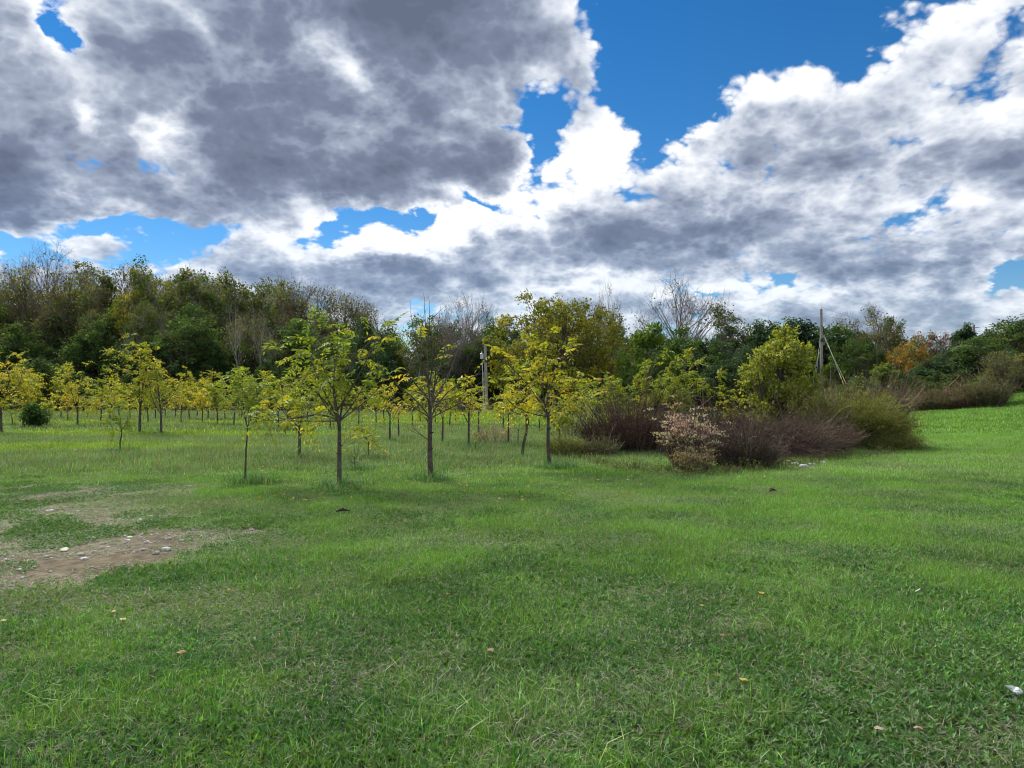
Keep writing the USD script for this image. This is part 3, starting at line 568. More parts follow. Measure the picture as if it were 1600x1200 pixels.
# ------------------------------------------------------------------ woodland trees: a few kinds, each stood up many times
stage.CreateClassPrim('/World/Prototypes')
def wood_proto(name, seed, H, cw, low, nclus, nleaf, size, cols, barkc=BARK_D, cr=.10, shape=1.0, twigs=6, trunk_r=None, lift=.25, fine=0, flat=.75, top_thin=0.0, ends=2):
    """H tall, cw wide, crown from low*H upward; leaf bunches hang on limbs that leave the trunk"""
    rng = np.random.default_rng(seed)
    p = stage.DefinePrim('/World/Prototypes/' + name, 'Xform')
    r0 = trunk_r or .012 * H
    top = np.array([rng.normal(0, .05) * H, rng.normal(0, .05) * H, H * .95])
    tp = resample(np.array([[0, 0, -.4], [rng.normal(0, .012) * H, rng.normal(0, .012) * H, .35 * H], [rng.normal(0, .03) * H, rng.normal(0, .03) * H, .65 * H], top]), 10)
    mb = MB(); v, f = tubes(tp[None], (r0 * np.linspace(1.15, .15, 10))[None], 6); mb.add(v, f, np.repeat(jit(rng, barkc, 10, .1), 6, 0))
    # bunch centres inside an uneven envelope
    lobes = rdir(rng, 7, .2)
    C = []
    while len(C) < nclus:
        q = rdir(rng, 1)[0] * rng.uniform(.15, 1) ** .42
        z = (low + (1 - low) * (q[2] * .5 + .5))
        env = (np.sin(np.pi * np.clip((q[2] * .5 + .5) * .93 + .04, 0, 1)) ** .55) * (1 - shape * .55 * max(0, q[2])) + .12
        bump = .72 + .38 * max(0, (lobes @ unit(q[None])[0]).max())
        rad = np.hypot(q[0], q[1]) / max(np.sqrt(1 - min(.98, q[2] ** 2)), .2)
        a = math.atan2(q[1], q[0])
        C.append([np.cos(a) * rad * env * bump * cw / 2, np.sin(a) * rad * env * bump * cw / 2, z * H * (0.93 + .07 * bump)])
    C = np.array(C); C[:, :2] += np.array([np.interp(C[:, 2], tp[:, 2], tp[:, 0]), np.interp(C[:, 2], tp[:, 2], tp[:, 1])]).T
    hz = np.clip(C[:, 2] - np.hypot(C[:, 0], C[:, 1]) * rng.uniform(.5, 1.2, nclus) - .08 * H, .14 * H, .93 * H)
    S = np.stack([np.interp(hz, tp[:, 2], tp[:, 0]), np.interp(hz, tp[:, 2], tp[:, 1]), hz], -1)
    M = S * .5 + C * .5 + rng.normal(0, .02 * H, C.shape) + np.array([0, 0, -.02 * H])
    P = bez(S, M, C, 5); L = np.linalg.norm(C - S, axis=1)
    R = (r0 * np.clip(.10 + .42 * L / (.5 * H), .1, .5))[:, None] * np.linspace(1, .3, 5)
    v, f = tubes(P, R, 4); lm = MB().add(v, f, np.repeat(jit(rng, barkc * 1.15, nclus, .15), 20, 0))
    if twigs:
        n = nclus * twigs; B = np.repeat(C, twigs, 0); Pm = np.repeat(P[:, 3], twigs, 0); w = rng.uniform(0, 1, (n, 1)); B = Pm * (1 - w) + B * w
        D = unit(rdir(rng, n, .5) + unit(B - np.repeat(S, twigs, 0)) * .6); l = cr * H * rng.uniform(.6, 1.6, (n, 1))
        T = np.stack([B, B + D * l * .5 + rng.normal(0, .05, (n, 3)) * l, B + D * l + np.array([0, 0, .15]) * l], 1)
        rr = r0 * .06 * np.ones((n, 1)) * np.array([1.0, .7, .35])
        v, f = tubes(T, np.maximum(rr, .006), 3); lm.add(v, f, np.repeat(jit(rng, barkc * 1.2, n, .15), 9, 0))
        if fine:
            k = n * fine; B2 = np.repeat(T[:, 1], fine, 0) * .5 + np.repeat(T[:, 2], fine, 0) * .5 + 0; u = rng.uniform(-.5, .5, (k, 1)); B2 = B2 + np.repeat(T[:, 2] - T[:, 1], fine, 0) * u
            D2 = unit(rdir(rng, k, .5) + np.repeat(D, fine, 0) * .9); l2 = np.repeat(l, fine, 0) * rng.uniform(.3, .7, (k, 1))
            T2 = np.stack([B2, B2 + D2 * l2], 1); v, f = tubes(T2, np.full((k, 2), 1.0) * [.010, .004], 3); lm.add(v, f, np.repeat(jit(rng, barkc * 1.3, k, .15), 6, 0))
            T = T2 if ends == 2 else T
    mb.build(p, 'trunk', M_BARK, smooth=True); lm.build(p, 'limbs', M_BARK, smooth=False)
    if nleaf:
        keep = np.ones(nclus, bool)
        nl = rng.poisson(nleaf * (1 - top_thin * np.clip((C[:, 2] / H - .55) * 2.2, 0, 1)) * rng.uniform(.4, 1.5, nclus))
        idx = np.repeat(np.arange(nclus), nl); n = len(idx)
        o = rdir(rng, n) * (rng.uniform(0, 1, (n, 1)) ** .5) * cr * H * np.array([1, 1, flat]) * rng.uniform(.7, 1.35, nclus)[idx][:, None]
        Q = C[idx] + o
        bc = np.array(cols)[rng.integers(len(cols), size=nclus)] * np.exp(rng.normal(0, .18, (nclus, 1)))
        col = bc[idx] * np.exp(rng.normal(0, .18, (n, 1)))
        l = size * rng.uniform(.6, 1.4, n)
        ax = unit(rdir(rng, n) + unit(o) * .5 - np.array([0, 0, .3])); nr = unit(rdir(rng, n, .9) + unit(o) * .5)
        v, f = leaves(Q, l, l * .7, ax, nr, .15)
        MB().add(v, f, np.repeat(col, 4, 0)).build(p, 'crown', M_WOOD_LEAF)
    PROTO[name] = (H, cw)
PROTO = {}
DKG, MDG, OLV, BRN, YGR, ORG, CED, RUS = [.056, .105, .032], [.09, .16, .042], [.165, .185, .05], [.145, .125, .06], [.25, .25, .03], [.36, .20, .045], [.06, .115, .06], [.19, .095, .06]
def make_protos():
    W = wood_proto
    for k in range(3):
        W(f'dark_broad_{k}', 10 + k, 12, 8.0, .10, 130, 72, .28, [DKG, DKG, MDG, [.07, .10, .03]], cr=.068, shape=.8)
        W(f'tall_olive_{k}', 20 + k, 16, 5.0, .20, 120, 50, .28, [OLV, MDG, [.13, .15, .042], [.10, .13, .04]], barkc=BARK_P, cr=.048, shape=.6, top_thin=.35)
        W(f'brown_sparse_{k}', 30 + k, 15, 7.0, .22, 75, 46, .27, [BRN, OLV, [.12, .11, .05], OLV], barkc=BARK_D * 1.4, cr=.075, shape=.5, twigs=9, fine=3, top_thin=.5)
        W(f'yellow_green_{k}', 40 + k, 12, 9.0, .12, 130, 60, .28, [YGR, [.16, .18, .024], OLV, [.24, .22, .025]], cr=.066, shape=.7, top_thin=.25)
        W(f'understory_{k}', 50 + k, 5, 6.0, .02, 55, 110, .26, [DKG, MDG, [.045, .08, .03], [.05, .075, .025]], cr=.13, shape=.6, twigs=3)
    for k in range(2):
        W(f'bare_{k}', 60 + k, 14, 9.5, .30, 75, 6, .22, [BRN, RUS], barkc=BARK_G, cr=.085, shape=.3, twigs=9, fine=5, lift=.5)
        W(f'cedar_{k}', 70 + k, 8, 3.6, .05, 75, 110, .20, [CED, [.024, .052, .026], DKG], cr=.075, shape=1.6, twigs=2)
        W(f'blue_green_{k}', 80 + k, 9, 8.0, .05, 85, 115, .26, [CED, [.05, .095, .05], MDG], cr=.09, shape=.8)
        W(f'lime_{k}', 90 + k, 8, 5.5, .08, 70, 100, .25, [[.12, .18, .022], [.09, .15, .025], MDG], cr=.09, shape=.9)
    W('pale_trunk_0', 97, 12, 3.2, .45, 26, 12, .24, [OLV, BRN], barkc=BARK_P * .85, cr=.07, shape=.5, twigs=6, trunk_r=.11)
    W('pale_trunk_1', 98, 12, 3.8, .5, 24, 9, .24, [OLV, MDG], barkc=BARK_P * .8, cr=.075, shape=.5, twigs=7, trunk_r=.09)
    W('orange_0', 95, 8, 5.5, .15, 65, 70, .26, [ORG, [.28, .18, .03], OLV], cr=.09, shape=.6)
    W('rust_0', 96, 8, 6.0, .2, 60, 40, .26, [RUS, BRN, [.12, .05, .035]], cr=.09, shape=.5, fine=2)
SKY = [(-400, 400), (-100, 410), (0, 418), (60, 432), (110, 420), (160, 425), (200, 428), (240, 410), (270, 420), (300, 412), (340, 425), (370, 426), (410, 428), (440, 442), (480, 455), (520, 464), (560, 478), (600, 494), (640, 498), (660, 486), (700, 480), (760, 476), (800, 464), (850, 470), (900, 470), (940, 474), (980, 492), (1010, 500), (1060, 502), (1110, 502), (1160, 498), (1200, 500), (1260, 498), (1300, 502), (1340, 502), (1400, 505), (1440, 520), (1490, 520), (1540, 518), (1570, 506), (1600, 490), (1750, 470), (2000, 460)]
def skyline(px): return np.interp(px, *zip(*SKY))
def stand(proto, name, px, depth, top, label, category='tree', group=None, fat=1.0, rz=None, rng=np.random.default_rng(5)):
    b = on(px, depth); H, cw = PROTO[proto]
    h = EYE + (600 - top) / F * depth - b[2]
    s = h / H
    f = np.clip(s, .75, 1.25) * fat if s < 1 else s * fat
    return thing(name, label, category, b - np.array([0, 0, .1]), rng.uniform(0, 360) if rz is None else rz, group, (f, f, s), '/World/Prototypes/' + proto)
def make_woods():
    rng = np.random.default_rng(77)
    S = stand
    # trees that stand out along the skyline, left to right
    S('bare_0', 'bare_tree', 66, 104, 392, 'pale bare twiggy tree sticking up over far left of the wood', fat=.8)
    S('brown_sparse_0', 'thin_leaved_tree', 25, 98, 414, 'tall half bare brown tree at left end of the wood', fat=.9)
    S('brown_sparse_1', 'thin_leaved_tree', 112, 94, 416, 'brownish thin tree just right of the pale bare twigs', fat=.9)
    S('tall_olive_0', 'tall_tree', 152, 100, 398, 'tall olive tree with feathery thin top near left of the wood', fat=.95)
    S('brown_sparse_2', 'thin_leaved_tree', 190, 102, 410, 'sparse brown topped tree right of the feathery olive tree', fat=.85)
    S('tall_olive_1', 'tall_tree', 240, 96, 406, 'slim tall olive green tree, first of the left wood row of narrow crowns', fat=1.0)
    S('tall_olive_2', 'tall_tree', 272, 98, 415, 'slim tall olive green tree, second of the narrow crowned row', fat=.95)
    S('tall_olive_0', 'tall_tree', 306, 97, 408, 'yellowish tall slim tree, third of the narrow crowned row', fat=1.0)
    S('tall_olive_1', 'tall_tree', 342, 99, 421, 'slim tall tree, fourth of the narrow crowned row', fat=.9)
    S('tall_olive_2', 'tall_tree', 374, 97, 424, 'slim tall tree, fifth of the narrow crowned row', fat=1.0)
    S('tall_olive_0', 'tall_tree', 412, 98, 424, 'slim tall tree, last of the narrow crowned row before the brown trees', fat=1.0)
    for i, px in enumerate((446, 474, 503, 530, 556, 584)):
        S(f'brown_sparse_{i % 3}', 'thin_leaved_tree', px, 104 + 3 * i, skyline(px) - 14, f'grey brown half leafless tree, {("first", "second", "third", "fourth", "fifth", "sixth")[i]} on the falling skyline', fat=.9)
    S('tall_olive_0', 'yellow_green_tree', 660, 76, 484, 'olive yellow tree behind the mostly bare orchard tree', fat=1.1)
    S('bare_1', 'bare_tree', 716, 84, 474, 'grey leafless tree with pale trunk left of transformer pole', fat=.7)
    S('bare_0', 'bare_tree', 744, 90, 466, 'grey leafless tree behind the transformer pole', fat=.7)
    S('yellow_green_1', 'yellow_green_tree', 824, 76, 458, 'large yellow green tree just right of transformer pole', fat=.95)
    S('yellow_green_2', 'yellow_green_tree', 872, 70, 464, 'large yellow green tree behind tall yellow orange orchard tree', fat=1.0)
    S('yellow_green_0', 'yellow_green_tree', 925, 74, 466, 'large yellow green tree, right end of the big yellow group', fat=.9)
    S('tall_olive_1', 'tall_tree', 962, 80, 478, 'thin olive tree right of the big yellow green group', fat=.75)
    S('bare_1', 'bare_tree', 951, 95, 452, 'thin bare spire rising over right end of the yellow group', fat=.35)
    S('lime_0', 'lime_green_tree', 1012, 66, 502, 'bright lime green cone shaped tree left of tall bare tree', fat=.9)
    S('bare_0', 'bare_tree', 1068, 92, 443, 'large rounded bare tree standing alone over the skyline', fat=1.0)
    S('tall_olive_2', 'tall_tree', 1138, 88, 472, 'dark green open crowned tree right of the large bare tree', fat=1.1)
    for i, (px, dp, top, pr) in enumerate(((1100, 70, 520, 'blue_green_0'), (1150, 66, 540, 'blue_green_1'), (1070, 74, 510, 'dark_broad_0'))):
        S(pr, 'dark_green_tree', px, dp, top, ('dark blue green round tree below the large bare tree', 'dark dense tree left of the round lime tree in the brush', 'dark green tree behind lime many branched tree')[i], fat=1.0)
    for i, px in enumerate((1183, 1206, 1232, 1258)):
        S(f'cedar_{i % 2}', 'cedar_tree', px, 74 + i, (500, 497, 494, 492)[i], f'dark conifer behind the round lime tree, {("first", "second", "third", "fourth")[i]} from its left', fat=1.15)
    S('blue_green_0', 'dark_green_tree', 1300, 74, 500, 'dark green tree behind the tall bare utility pole')
    S('brown_sparse_1', 'thin_leaved_tree', 1322, 80, 492, 'thin brownish tree just right of tall utility pole', fat=.8)
    S('dark_broad_1', 'dark_green_tree', 1346, 68, 522, 'dark green pointed tree at the foot of guy wires', fat=.7)
    S('brown_sparse_2', 'thin_leaved_tree', 1366, 78, 474, 'brown and green tree with wispy top right of the guy wires', fat=.85)
    S('dark_broad_2', 'dark_green_tree', 1392, 80, 490, 'green topped tree between wispy tree and orange tree', fat=.6)
    S('orange_0', 'orange_tree', 1428, 70, 522, 'orange and gold autumn tree at right of the wood', fat=.75)
    S('orange_0', 'orange_tree', 1408, 66, 538, 'lower golden tree left below the orange tree', fat=.7, rz=130)
    S('rust_0', 'rust_tree', 1468, 84, 512, 'dark red leaved tree on right skyline beside small conifer', fat=.8)
    S('cedar_0', 'cedar_tree', 1502, 80, 503, 'small dark conifer rising over the right skyline', fat=1.2)
    S('cedar_1', 'cedar_tree', 1452, 62, 560, 'dark conifer below the orange tree, at its right', fat=1.1)
    S('blue_green_1', 'dark_green_tree', 1487, 62, 545, 'dense dark green tree below the small skyline conifer')
    S('dark_broad_0', 'dark_green_tree', 1530, 60, 525, 'wide dark green tree left of the small brown tree', fat=.9)
    S('brown_sparse_0', 'small_brown_tree', 1566, 52, 545, 'small brown olive tree on the grass edge at far right', fat=.6)
    S('dark_broad_1', 'dark_green_tree', 1585, 64, 495, 'tall dark green tree cut by right edge of picture')
    S('blue_green_0', 'dark_green_tree', 1560, 68, 512, 'dark green rounded tree behind small brown tree at far right')
    S('tall_olive_1', 'tall_tree', 1625, 66, 480, 'green tree just past the right edge')
    for i, (px, top, lab) in enumerate(((372, 482, 'tall slender pale tree above the crooked near sapling'), (404, 474, 'tallest slender pale trunk in the wood, left of the low fork tree'), (426, 510, 'short slender pale tree just left of the low fork tree'), (196, 508, 'slender pale tree between bright yellow tree and tallest left tree'), (262, 505, 'slender pale tree above the silvery limbed yellow tree'), (330, 515, 'slender pale tree above the deep golden far tree'))):
        S(f'pale_trunk_{i % 2}', 'slender_tree', px, 83 + (i % 3), top, lab, fat=.8)
    # shrubs that show along the foot of the wood
    for px, dp, top, pr, lab, fat in ((75, 74, 562, 'understory_0', 'round green bush in front of the left wood, behind yellow trees', 1.1), (45, 78, 572, 'understory_1', 'green bush left of the round bush before the left wood', .9), (300, 84, 490, 'dark_broad_1', 'large round dark green tree low in the left wood', 1.0),
        (100, 76, 575, 'understory_2', 'green bush right of the round bush before left wood', .9), (235, 84, 520, 'dark_broad_2', 'dark green tree left of the large round dark one', .9), (412, 78, 560, 'cedar_0', 'small greenish conifer between left wood and orchard', 1.0), (430, 80, 572, 'understory_1', 'low grey green bush beside the small conifer', .9),
        (578, 78, 500, 'blue_green_1', 'green rounded tree behind right side of nearest orchard tree', .8), (612, 80, 520, 'dark_broad_0', 'dark green tree left of the mostly bare orchard tree', .8), (520, 82, 520, 'dark_broad_2', 'dark tree behind the crown of nearest orchard tree', .9), (770, 84, 500, 'dark_broad_1', 'very dark tree directly behind transformer pole', .7), (700, 86, 540, 'dark_broad_0', 'dark tree behind the grey leafless tree', .8),
        (160, 86, 500, 'dark_broad_0', 'dark green tree low in the wood behind bright yellow broad tree', .9), (20, 88, 500, 'dark_broad_2', 'dark green tree low at far left of the wood', .9), (200, 92, 455, 'yellow_green_1', 'olive leaved tree halfway up the left wood', .7), (150, 88, 480, 'tall_olive_2', 'yellowish tree low in the left wood', .9)):
        S(pr, 'woodland_tree', px, dp, top, lab, 'bush' if 'bush' in lab else 'tree', fat=fat)
    marks = [(-400, 'beyond the left edge of the picture'), (0, 'above the golden tree at left edge'), (62, 'above the dark round shrub'), (105, 'above the bright yellow broad tree'), (178, 'above the tallest left orchard tree'), (238, 'above the silvery limbed yellow tree'), (285, 'above the deep golden far tree'), (345, 'above the crooked near sapling'), (425, 'above the low fork tree'), (495, 'over the nearest orchard tree'), (575, 'over the slim yellow tree'), (640, 'behind the mostly bare orchard tree'), (720, 'around the transformer pole'), (795, 'over the curved leaning tree'), (840, 'over the tall yellow orange tree'), (905, 'over the left end of brush'), (985, 'behind the lime many branched tree'), (1060, 'under the large bare tree'), (1120, 'left of the round lime tree'), (1180, 'behind the round lime tree'), (1270, 'behind the tall utility pole'), (1315, 'behind the guy wires'), (1350, 'above the feathery olive bush'), (1395, 'beside the orange tree'), (1460, 'under the small skyline conifer'), (1525, 'by the small brown tree'), (1600, 'beyond the right edge of the picture')]
    counts = {}
    def where(px, label):
        m = [w for x, w in marks if x <= px][-1]; k = counts[(label, m)] = counts.get((label, m), 0) + 1
        return f'{label} {m}' + ('' if 'beyond' in m else f', {("first", "second", "third", "fourth", "fifth", "sixth")[k - 1]} from left')
    # the rest of the wood stands close together behind and between those
    def fill(lo, hi, step, depth, drop, kinds, name, label, group, jd=4, fat=.95):
        for px in np.arange(lo, hi, step):
            x = px + rng.uniform(-.4, .4) * step; dp = depth + rng.uniform(-jd, jd)
            S(kinds[int(rng.integers(len(kinds)))], name, x, dp, skyline(x) + drop + abs(rng.normal(0, 9)), where(x, label), 'tree', group, fat * rng.uniform(.85, 1.1))
    db, to, bs, us = [f'dark_broad_{k}' for k in range(3)], [f'tall_olive_{k}' for k in range(3)], [f'brown_sparse_{k}' for k in range(3)], [f'understory_{k}' for k in range(3)]
    fill(-230, 440, 34, 106, 8, to + to + bs, 'wood_tree', 'tall leafy tree at skyline', 'tall trees at the back of the left wood', fat=.85)
    fill(-230, 610, 40, 116, 6, bs + to, 'back_wood_tree', 'farthest brownish tree', 'far brownish trees on the left rise', fat=.9)
    fill(-210, 600, 36, 92, 48, db + to + to + bs, 'inner_wood_tree', 'dark mid height wood tree', 'middle trees of the left wood')
    fill(-190, 620, 52, 86, 95, db + ['blue_green_0', 'blue_green_1'], 'edge_wood_tree', 'low front edge wood tree', 'front edge trees of the left wood', jd=2)
    fill(620, 1000, 44, 98, 14, db + to, 'wood_tree', 'dark back tree', 'trees behind the yellow group at centre')
    fill(620, 1000, 40, 88, 55, db + ['blue_green_0'], 'inner_wood_tree', 'dark low tree', 'dark low trees at centre')
    fill(1000, 1340, 40, 90, 14, ['blue_green_0', 'blue_green_1'] + db, 'wood_tree', 'dark green back tree', 'dark green trees behind the brush patch')
    fill(1040, 1340, 44, 78, 50, ['blue_green_0', 'blue_green_1'] + db, 'inner_wood_tree', 'low dark green tree', 'low dark trees behind the brush patch')
    fill(1330, 1850, 38, 86, 6, db + bs + ['blue_green_1'], 'wood_tree', 'back row mixed tree', 'back trees of the right wood', fat=.8)
    fill(1310, 1850, 42, 70, 42, db + ['blue_green_0', 'rust_0', 'lime_1', 'brown_sparse_1'], 'inner_wood_tree', 'middle row tree', 'middle trees of the right wood', fat=.8)
    def low(lo, hi, step, depth, top, jt, label, group, kinds=us, name='undergrowth_bush'):
        for px in np.arange(lo, hi, step):
            x = px + rng.uniform(-.4, .4) * step
            S(kinds[int(rng.integers(len(kinds)))], name, x, depth + rng.uniform(-2, 2), top + rng.normal(0, jt), where(x, label), 'bush', group, rng.uniform(.8, 1.1))
    low(-200, 1000, 34, 83, 592, 9, 'green bush at wood foot', 'bushes at the foot of the wood')
    low(1020, 1330, 36, 72, 588, 8, 'dark bush at wood foot', 'bushes behind the brush patch')
    low(1352, 1700, 34, 59, 588, 6, 'dark low bush', 'bushes at the foot of the right wood')
# ------------------------------------------------------------------ brush: many stems leaning out of one clump
def stems(rng, n, w, dp, h, lean=.55, arch=.12, r=.004, col=BARK_D, K=5, up=1.0, sq=.55, hvar=.22, sides=3, amp=.02):
    a = rng.uniform(0, 6.283, n); q = np.sqrt(rng.uniform(0, 1, n))
    B = np.stack([np.cos(a) * q * w / 2 * sq, np.sin(a) * q * dp / 2 * sq, np.full(n, -.03)], -1)
    D = np.stack([np.cos(a) * q * lean * w / (2 * h), np.sin(a) * q * lean * dp / (2 * h), np.full(n, up)], -1) + rng.normal(0, .13, (n, 3)); D = unit(D)
    lump = .55 + .9 * fbm2(B[:, 0], B[:, 1], 3.6 / max(w, .5), int(rng.integers(50)), 3)
    L = h * (1.04 - .42 * q ** 2.2) * lump * np.exp(rng.normal(0, hvar, n)) * .98
    t = np.linspace(0, 1, K); out = np.stack([np.cos(a), np.sin(a), 0 * a], -1)
    P = B[:, None] + D[:, None] * (L[:, None] * t)[..., None] + (out * .5 - np.array([0, 0, 1.0]))[:, None] * (arch * L[:, None] * t ** 2)[..., None] * rng.uniform(.2, 1.8, (n, 1, 1))
    P[:, 1:] += rng.normal(0, amp, (n, K - 1, 3)) * np.linspace(.3, 1, K - 1)[:, None]
    R = r * rng.uniform(.6, 1.3, (n, 1)) * np.linspace(1, .4, K)
    v, f = tubes(P, R, sides)
    return P, D, L, (v, f, np.repeat(jit(rng, col, n, .25), K * sides, 0))
def twigs(rng, P, k, l, r, col, lo=.3, upb=.6):
    n, K = P.shape[:2]; i = np.repeat(np.arange(n), k); u = rng.uniform(lo, 1, n * k) * (K - 1); j = np.minimum(u.astype(int), K - 2); w = (u - j)[:, None]
    B = P[i, j] * (1 - w) + P[i, j + 1] * w; D = unit(unit(P[i, j + 1] - P[i, j]) * .8 + rdir(rng, n * k, upb) * .8); L = l * rng.uniform(.5, 1.4, (n * k, 1))
    T = np.stack([B, B + D * L * .5 + rng.normal(0, .01, B.shape), B + D * L], 1)
    v, f = tubes(T, np.full((n * k, 3), r) * np.array([1, .75, .4]), 3)
    return T, (v, f, np.repeat(jit(rng, col, n * k, .25), 9, 0))
def sprinkle(rng, T, k, size, asp, cols, spread=.02, lo=0.2):
    n, K = T.shape[:2]; i = np.repeat(np.arange(n), k); m = n * k; u = rng.uniform(lo, 1, m) * (K - 1); j = np.minimum(u.astype(int), K - 2); w = (u - j)[:, None]
    Q = T[i, j] * (1 - w) + T[i, j + 1] * w + rng.normal(0, spread, (m, 3)); l = size * rng.uniform(.5, 1.4, m)
    ax = unit(rdir(rng, m, -.1) + unit(T[i, j + 1] - T[i, j]) * .7)
    v, f = leaves(Q, l, l * asp, ax, rdir(rng, m, .8), .2)
    c = np.array(cols)[rng.integers(len(cols), size=m)] * np.exp(rng.normal(0, .25, (m, 1)))
    return v, f, np.repeat(c, 4, 0)
def puffs(rng, C, k, size, col):
    """flat heads of tiny fluffy florets"""
    n = len(C) * k; Q = np.repeat(C, k, 0) + rng.normal(0, 1, (n, 3)) * np.array([.045, .045, .016])
    l = size * rng.uniform(.6, 1.4, n); v, f = leaves(Q, l, l * .9, rdir(rng, n, .4), rdir(rng, n), .3)
    return v, f, np.repeat(jit(rng, col, n, .22), 4, 0)
def px_thing(name, px, py, label, category, group=None, depth=None, w_px=0, top=0):
    b = at(px, py) if depth is None else on(px, depth); k = b[1] / F
    return thing(name, label, category, b, 0, group), k, b
PURP, REDD, DRY = np.array([.068, .040, .033]), np.array([.16, .092, .078]), np.array([.21, .165, .11])
def brush(name, px, py, wpx, top, label, seed, n, col, dp=.8, leafcols=None, leafk=2, lean=.6, arch=.1, r=.006, tw=3, twl=.2, lsize=.05, category='bush', group=None, depth=None, sq=.6, asp=.4, up=1.0, twr=.0026, hv=.3, upb=.6):
    rng = np.random.default_rng(seed); t, k, b = px_thing(name, px, py, label, category, group, depth)
    py0 = 600 + (EYE - b[2]) / b[1] * F; w, h = wpx * k, max(.3, (py0 - top) * k) * 1.12
    P, D, L, g = stems(rng, n, w, w * dp, h, lean, arch, r, col, sq=sq, up=up, hvar=hv)
    T, g2 = twigs(rng, P, tw, twl, twr, col * 1.15, upb=upb)
    MB().add(*g).add(*g2).build(t, 'stems', M_STEM)
    if category == 'bush' and n > 250:                # older woody canes that stand proud of the clump
        P3, D3, L3, g3 = stems(rng, n // 7, w * 1.05, w * dp * 1.05, h * 1.1, lean * 1.05, arch * 1.2, r * 1.9, col * 1.9, sq=sq * 1.1, up=up, hvar=.35, amp=.03)
        T3, g4 = twigs(rng, P3, 4, twl * 1.2, twr * 1.6, col * 2.0)
        MB().add(*g3).add(*g4).build(t, 'canes', M_STEM)
    if leafcols is not None:
        MB().add(*sprinkle(rng, T, leafk, lsize, asp, leafcols)).build(t, 'leaves', M_LEAF)
    return t, rng, P, T, k
def make_brush():
    brush('brush_clump', 985, 708, 175, 648, 'rounded clump of dark purplish stems at left end of the brush patch', 201, 1700, PURP, leafcols=[[.06, .045, .03], [.09, .08, .035], [.10, .05, .04]], leafk=1, lean=.55, tw=5, dp=.9)
    brush('brush_clump', 935, 714, 60, 690, 'low weedy fringe left of the dark purplish clump', 202, 350, np.array([.11, .10, .06]), leafcols=[[.08, .11, .035], [.12, .10, .04]], leafk=2, tw=4, twl=.12)
    brush('brush_clump', 1120, 688, 230, 628, 'dark tangled brush behind the pink seed heads', 203, 1700, PURP * .9, leafcols=[[.06, .05, .03], [.08, .07, .03]], leafk=1, arch=.25, lean=.8, tw=5, dp=.7)
    brush('bramble', 1175, 712, 215, 640, 'arching bare bramble canes right of the pink seed heads', 204, 1200, np.array([.075, .043, .042]), arch=.45, lean=.9, tw=5, r=.0045, dp=.8, leafcols=[[.05, .06, .025], [.09, .05, .04]], leafk=1, up=.9)
    brush('brush_clump', 1165, 730, 115, 684, 'low dark front brush just right of the pink seed heads', 205, 800, np.array([.065, .045, .038]), leafcols=[[.07, .085, .035], [.09, .06, .045]], leafk=1, tw=3, twl=.14)
    brush('brush_clump', 1235, 712, 140, 655, 'brown stemmed brush under the round lime tree', 206, 900, np.array([.08, .058, .042]), leafcols=[[.08, .08, .03], [.10, .09, .04]], leafk=1, arch=.3)
    # seed head bush
    t, rng, P, T, k = brush('seed_head_bush', 1078, 732, 78, 662, 'bush of fluffy pinkish and white seed heads in front of brush', 207, 330, np.array([.075, .05, .045]), leafcols=[[.08, .09, .04], [.10, .06, .05]], leafk=1, tw=4, twl=.2, dp=.8, lean=.75, hv=.16)
    hd = T[:, 2]; hd = hd[(rng.uniform(0, 1, len(T)) < .5) & (hd[:, 2] > (.22 + .4 * rng.uniform(0, 1, len(T))) * hd[:, 2].max())]; pk = fbm2(hd[:, 0], hd[:, 2], 2.2, 3, 2) > .5
    MB().add(*puffs(rng, hd[pk], 14, .03, [.44, .31, .33])).add(*puffs(rng, hd[~pk], 14, .03, [.46, .42, .36])).build(t, 'seed_heads', M_LEAF)
    t, rng, P, T, k = brush('seed_head_bush', 1128, 700, 44, 678, 'small cream white topped weed right of the pink seed heads', 208, 90, np.array([.14, .12, .07]), leafcols=[[.10, .12, .05]], leafk=1, tw=4, twl=.14)
    MB().add(*puffs(rng, T[:, 2][::2], 12, .024, [.52, .50, .38])).build(t, 'seed_heads', M_LEAF)
    t, rng, P, T, k = brush('seed_head_bush', 1082, 738, 55, 708, 'low tan seed weed at the very front of the brush', 209, 200, np.array([.10, .08, .05]), leafcols=[[.10, .13, .045], [.13, .10, .06]], leafk=1, tw=4, twl=.12)
    MB().add(*puffs(rng, T[:, 2][::3], 8, .02, [.36, .28, .20])).build(t, 'seed_heads', M_LEAF)
    t, rng, P, T, k = brush('seed_head_bush', 893, 684, 55, 640, 'pale wispy seed weed between orange tree and brush', 210, 110, np.array([.20, .18, .12]), leafcols=[[.20, .20, .10]], leafk=1, tw=5, twl=.2, lean=.8)
    MB().add(*puffs(rng, T[:, 2][::3], 7, .025, [.42, .38, .30])).build(t, 'seed_heads', M_LEAF)
    t, rng, P, T, k = brush('seed_head_bush', 770, 696, 60, 664, 'sparse pinkish twiggy weed in the middle of the field', 211, 60, np.array([.22, .15, .12]), tw=6, twl=.2, lean=.9)
    MB().add(*puffs(rng, T[:, 2][::2], 5, .022, [.36, .28, .22])).build(t, 'seed_heads', M_LEAF)
    brush('grass_clump', 884, 714, 58, 688, 'yellow green leafy clump at foot of the low forked tree', 212, 380, np.array([.13, .14, .04]), leafcols=[[.12, .14, .03], [.17, .16, .04]], leafk=2, tw=4, twl=.14)
    # willowy olive bush
    O = [[.16, .195, .035], [.20, .20, .04], [.13, .175, .035], [.18, .15, .045]]
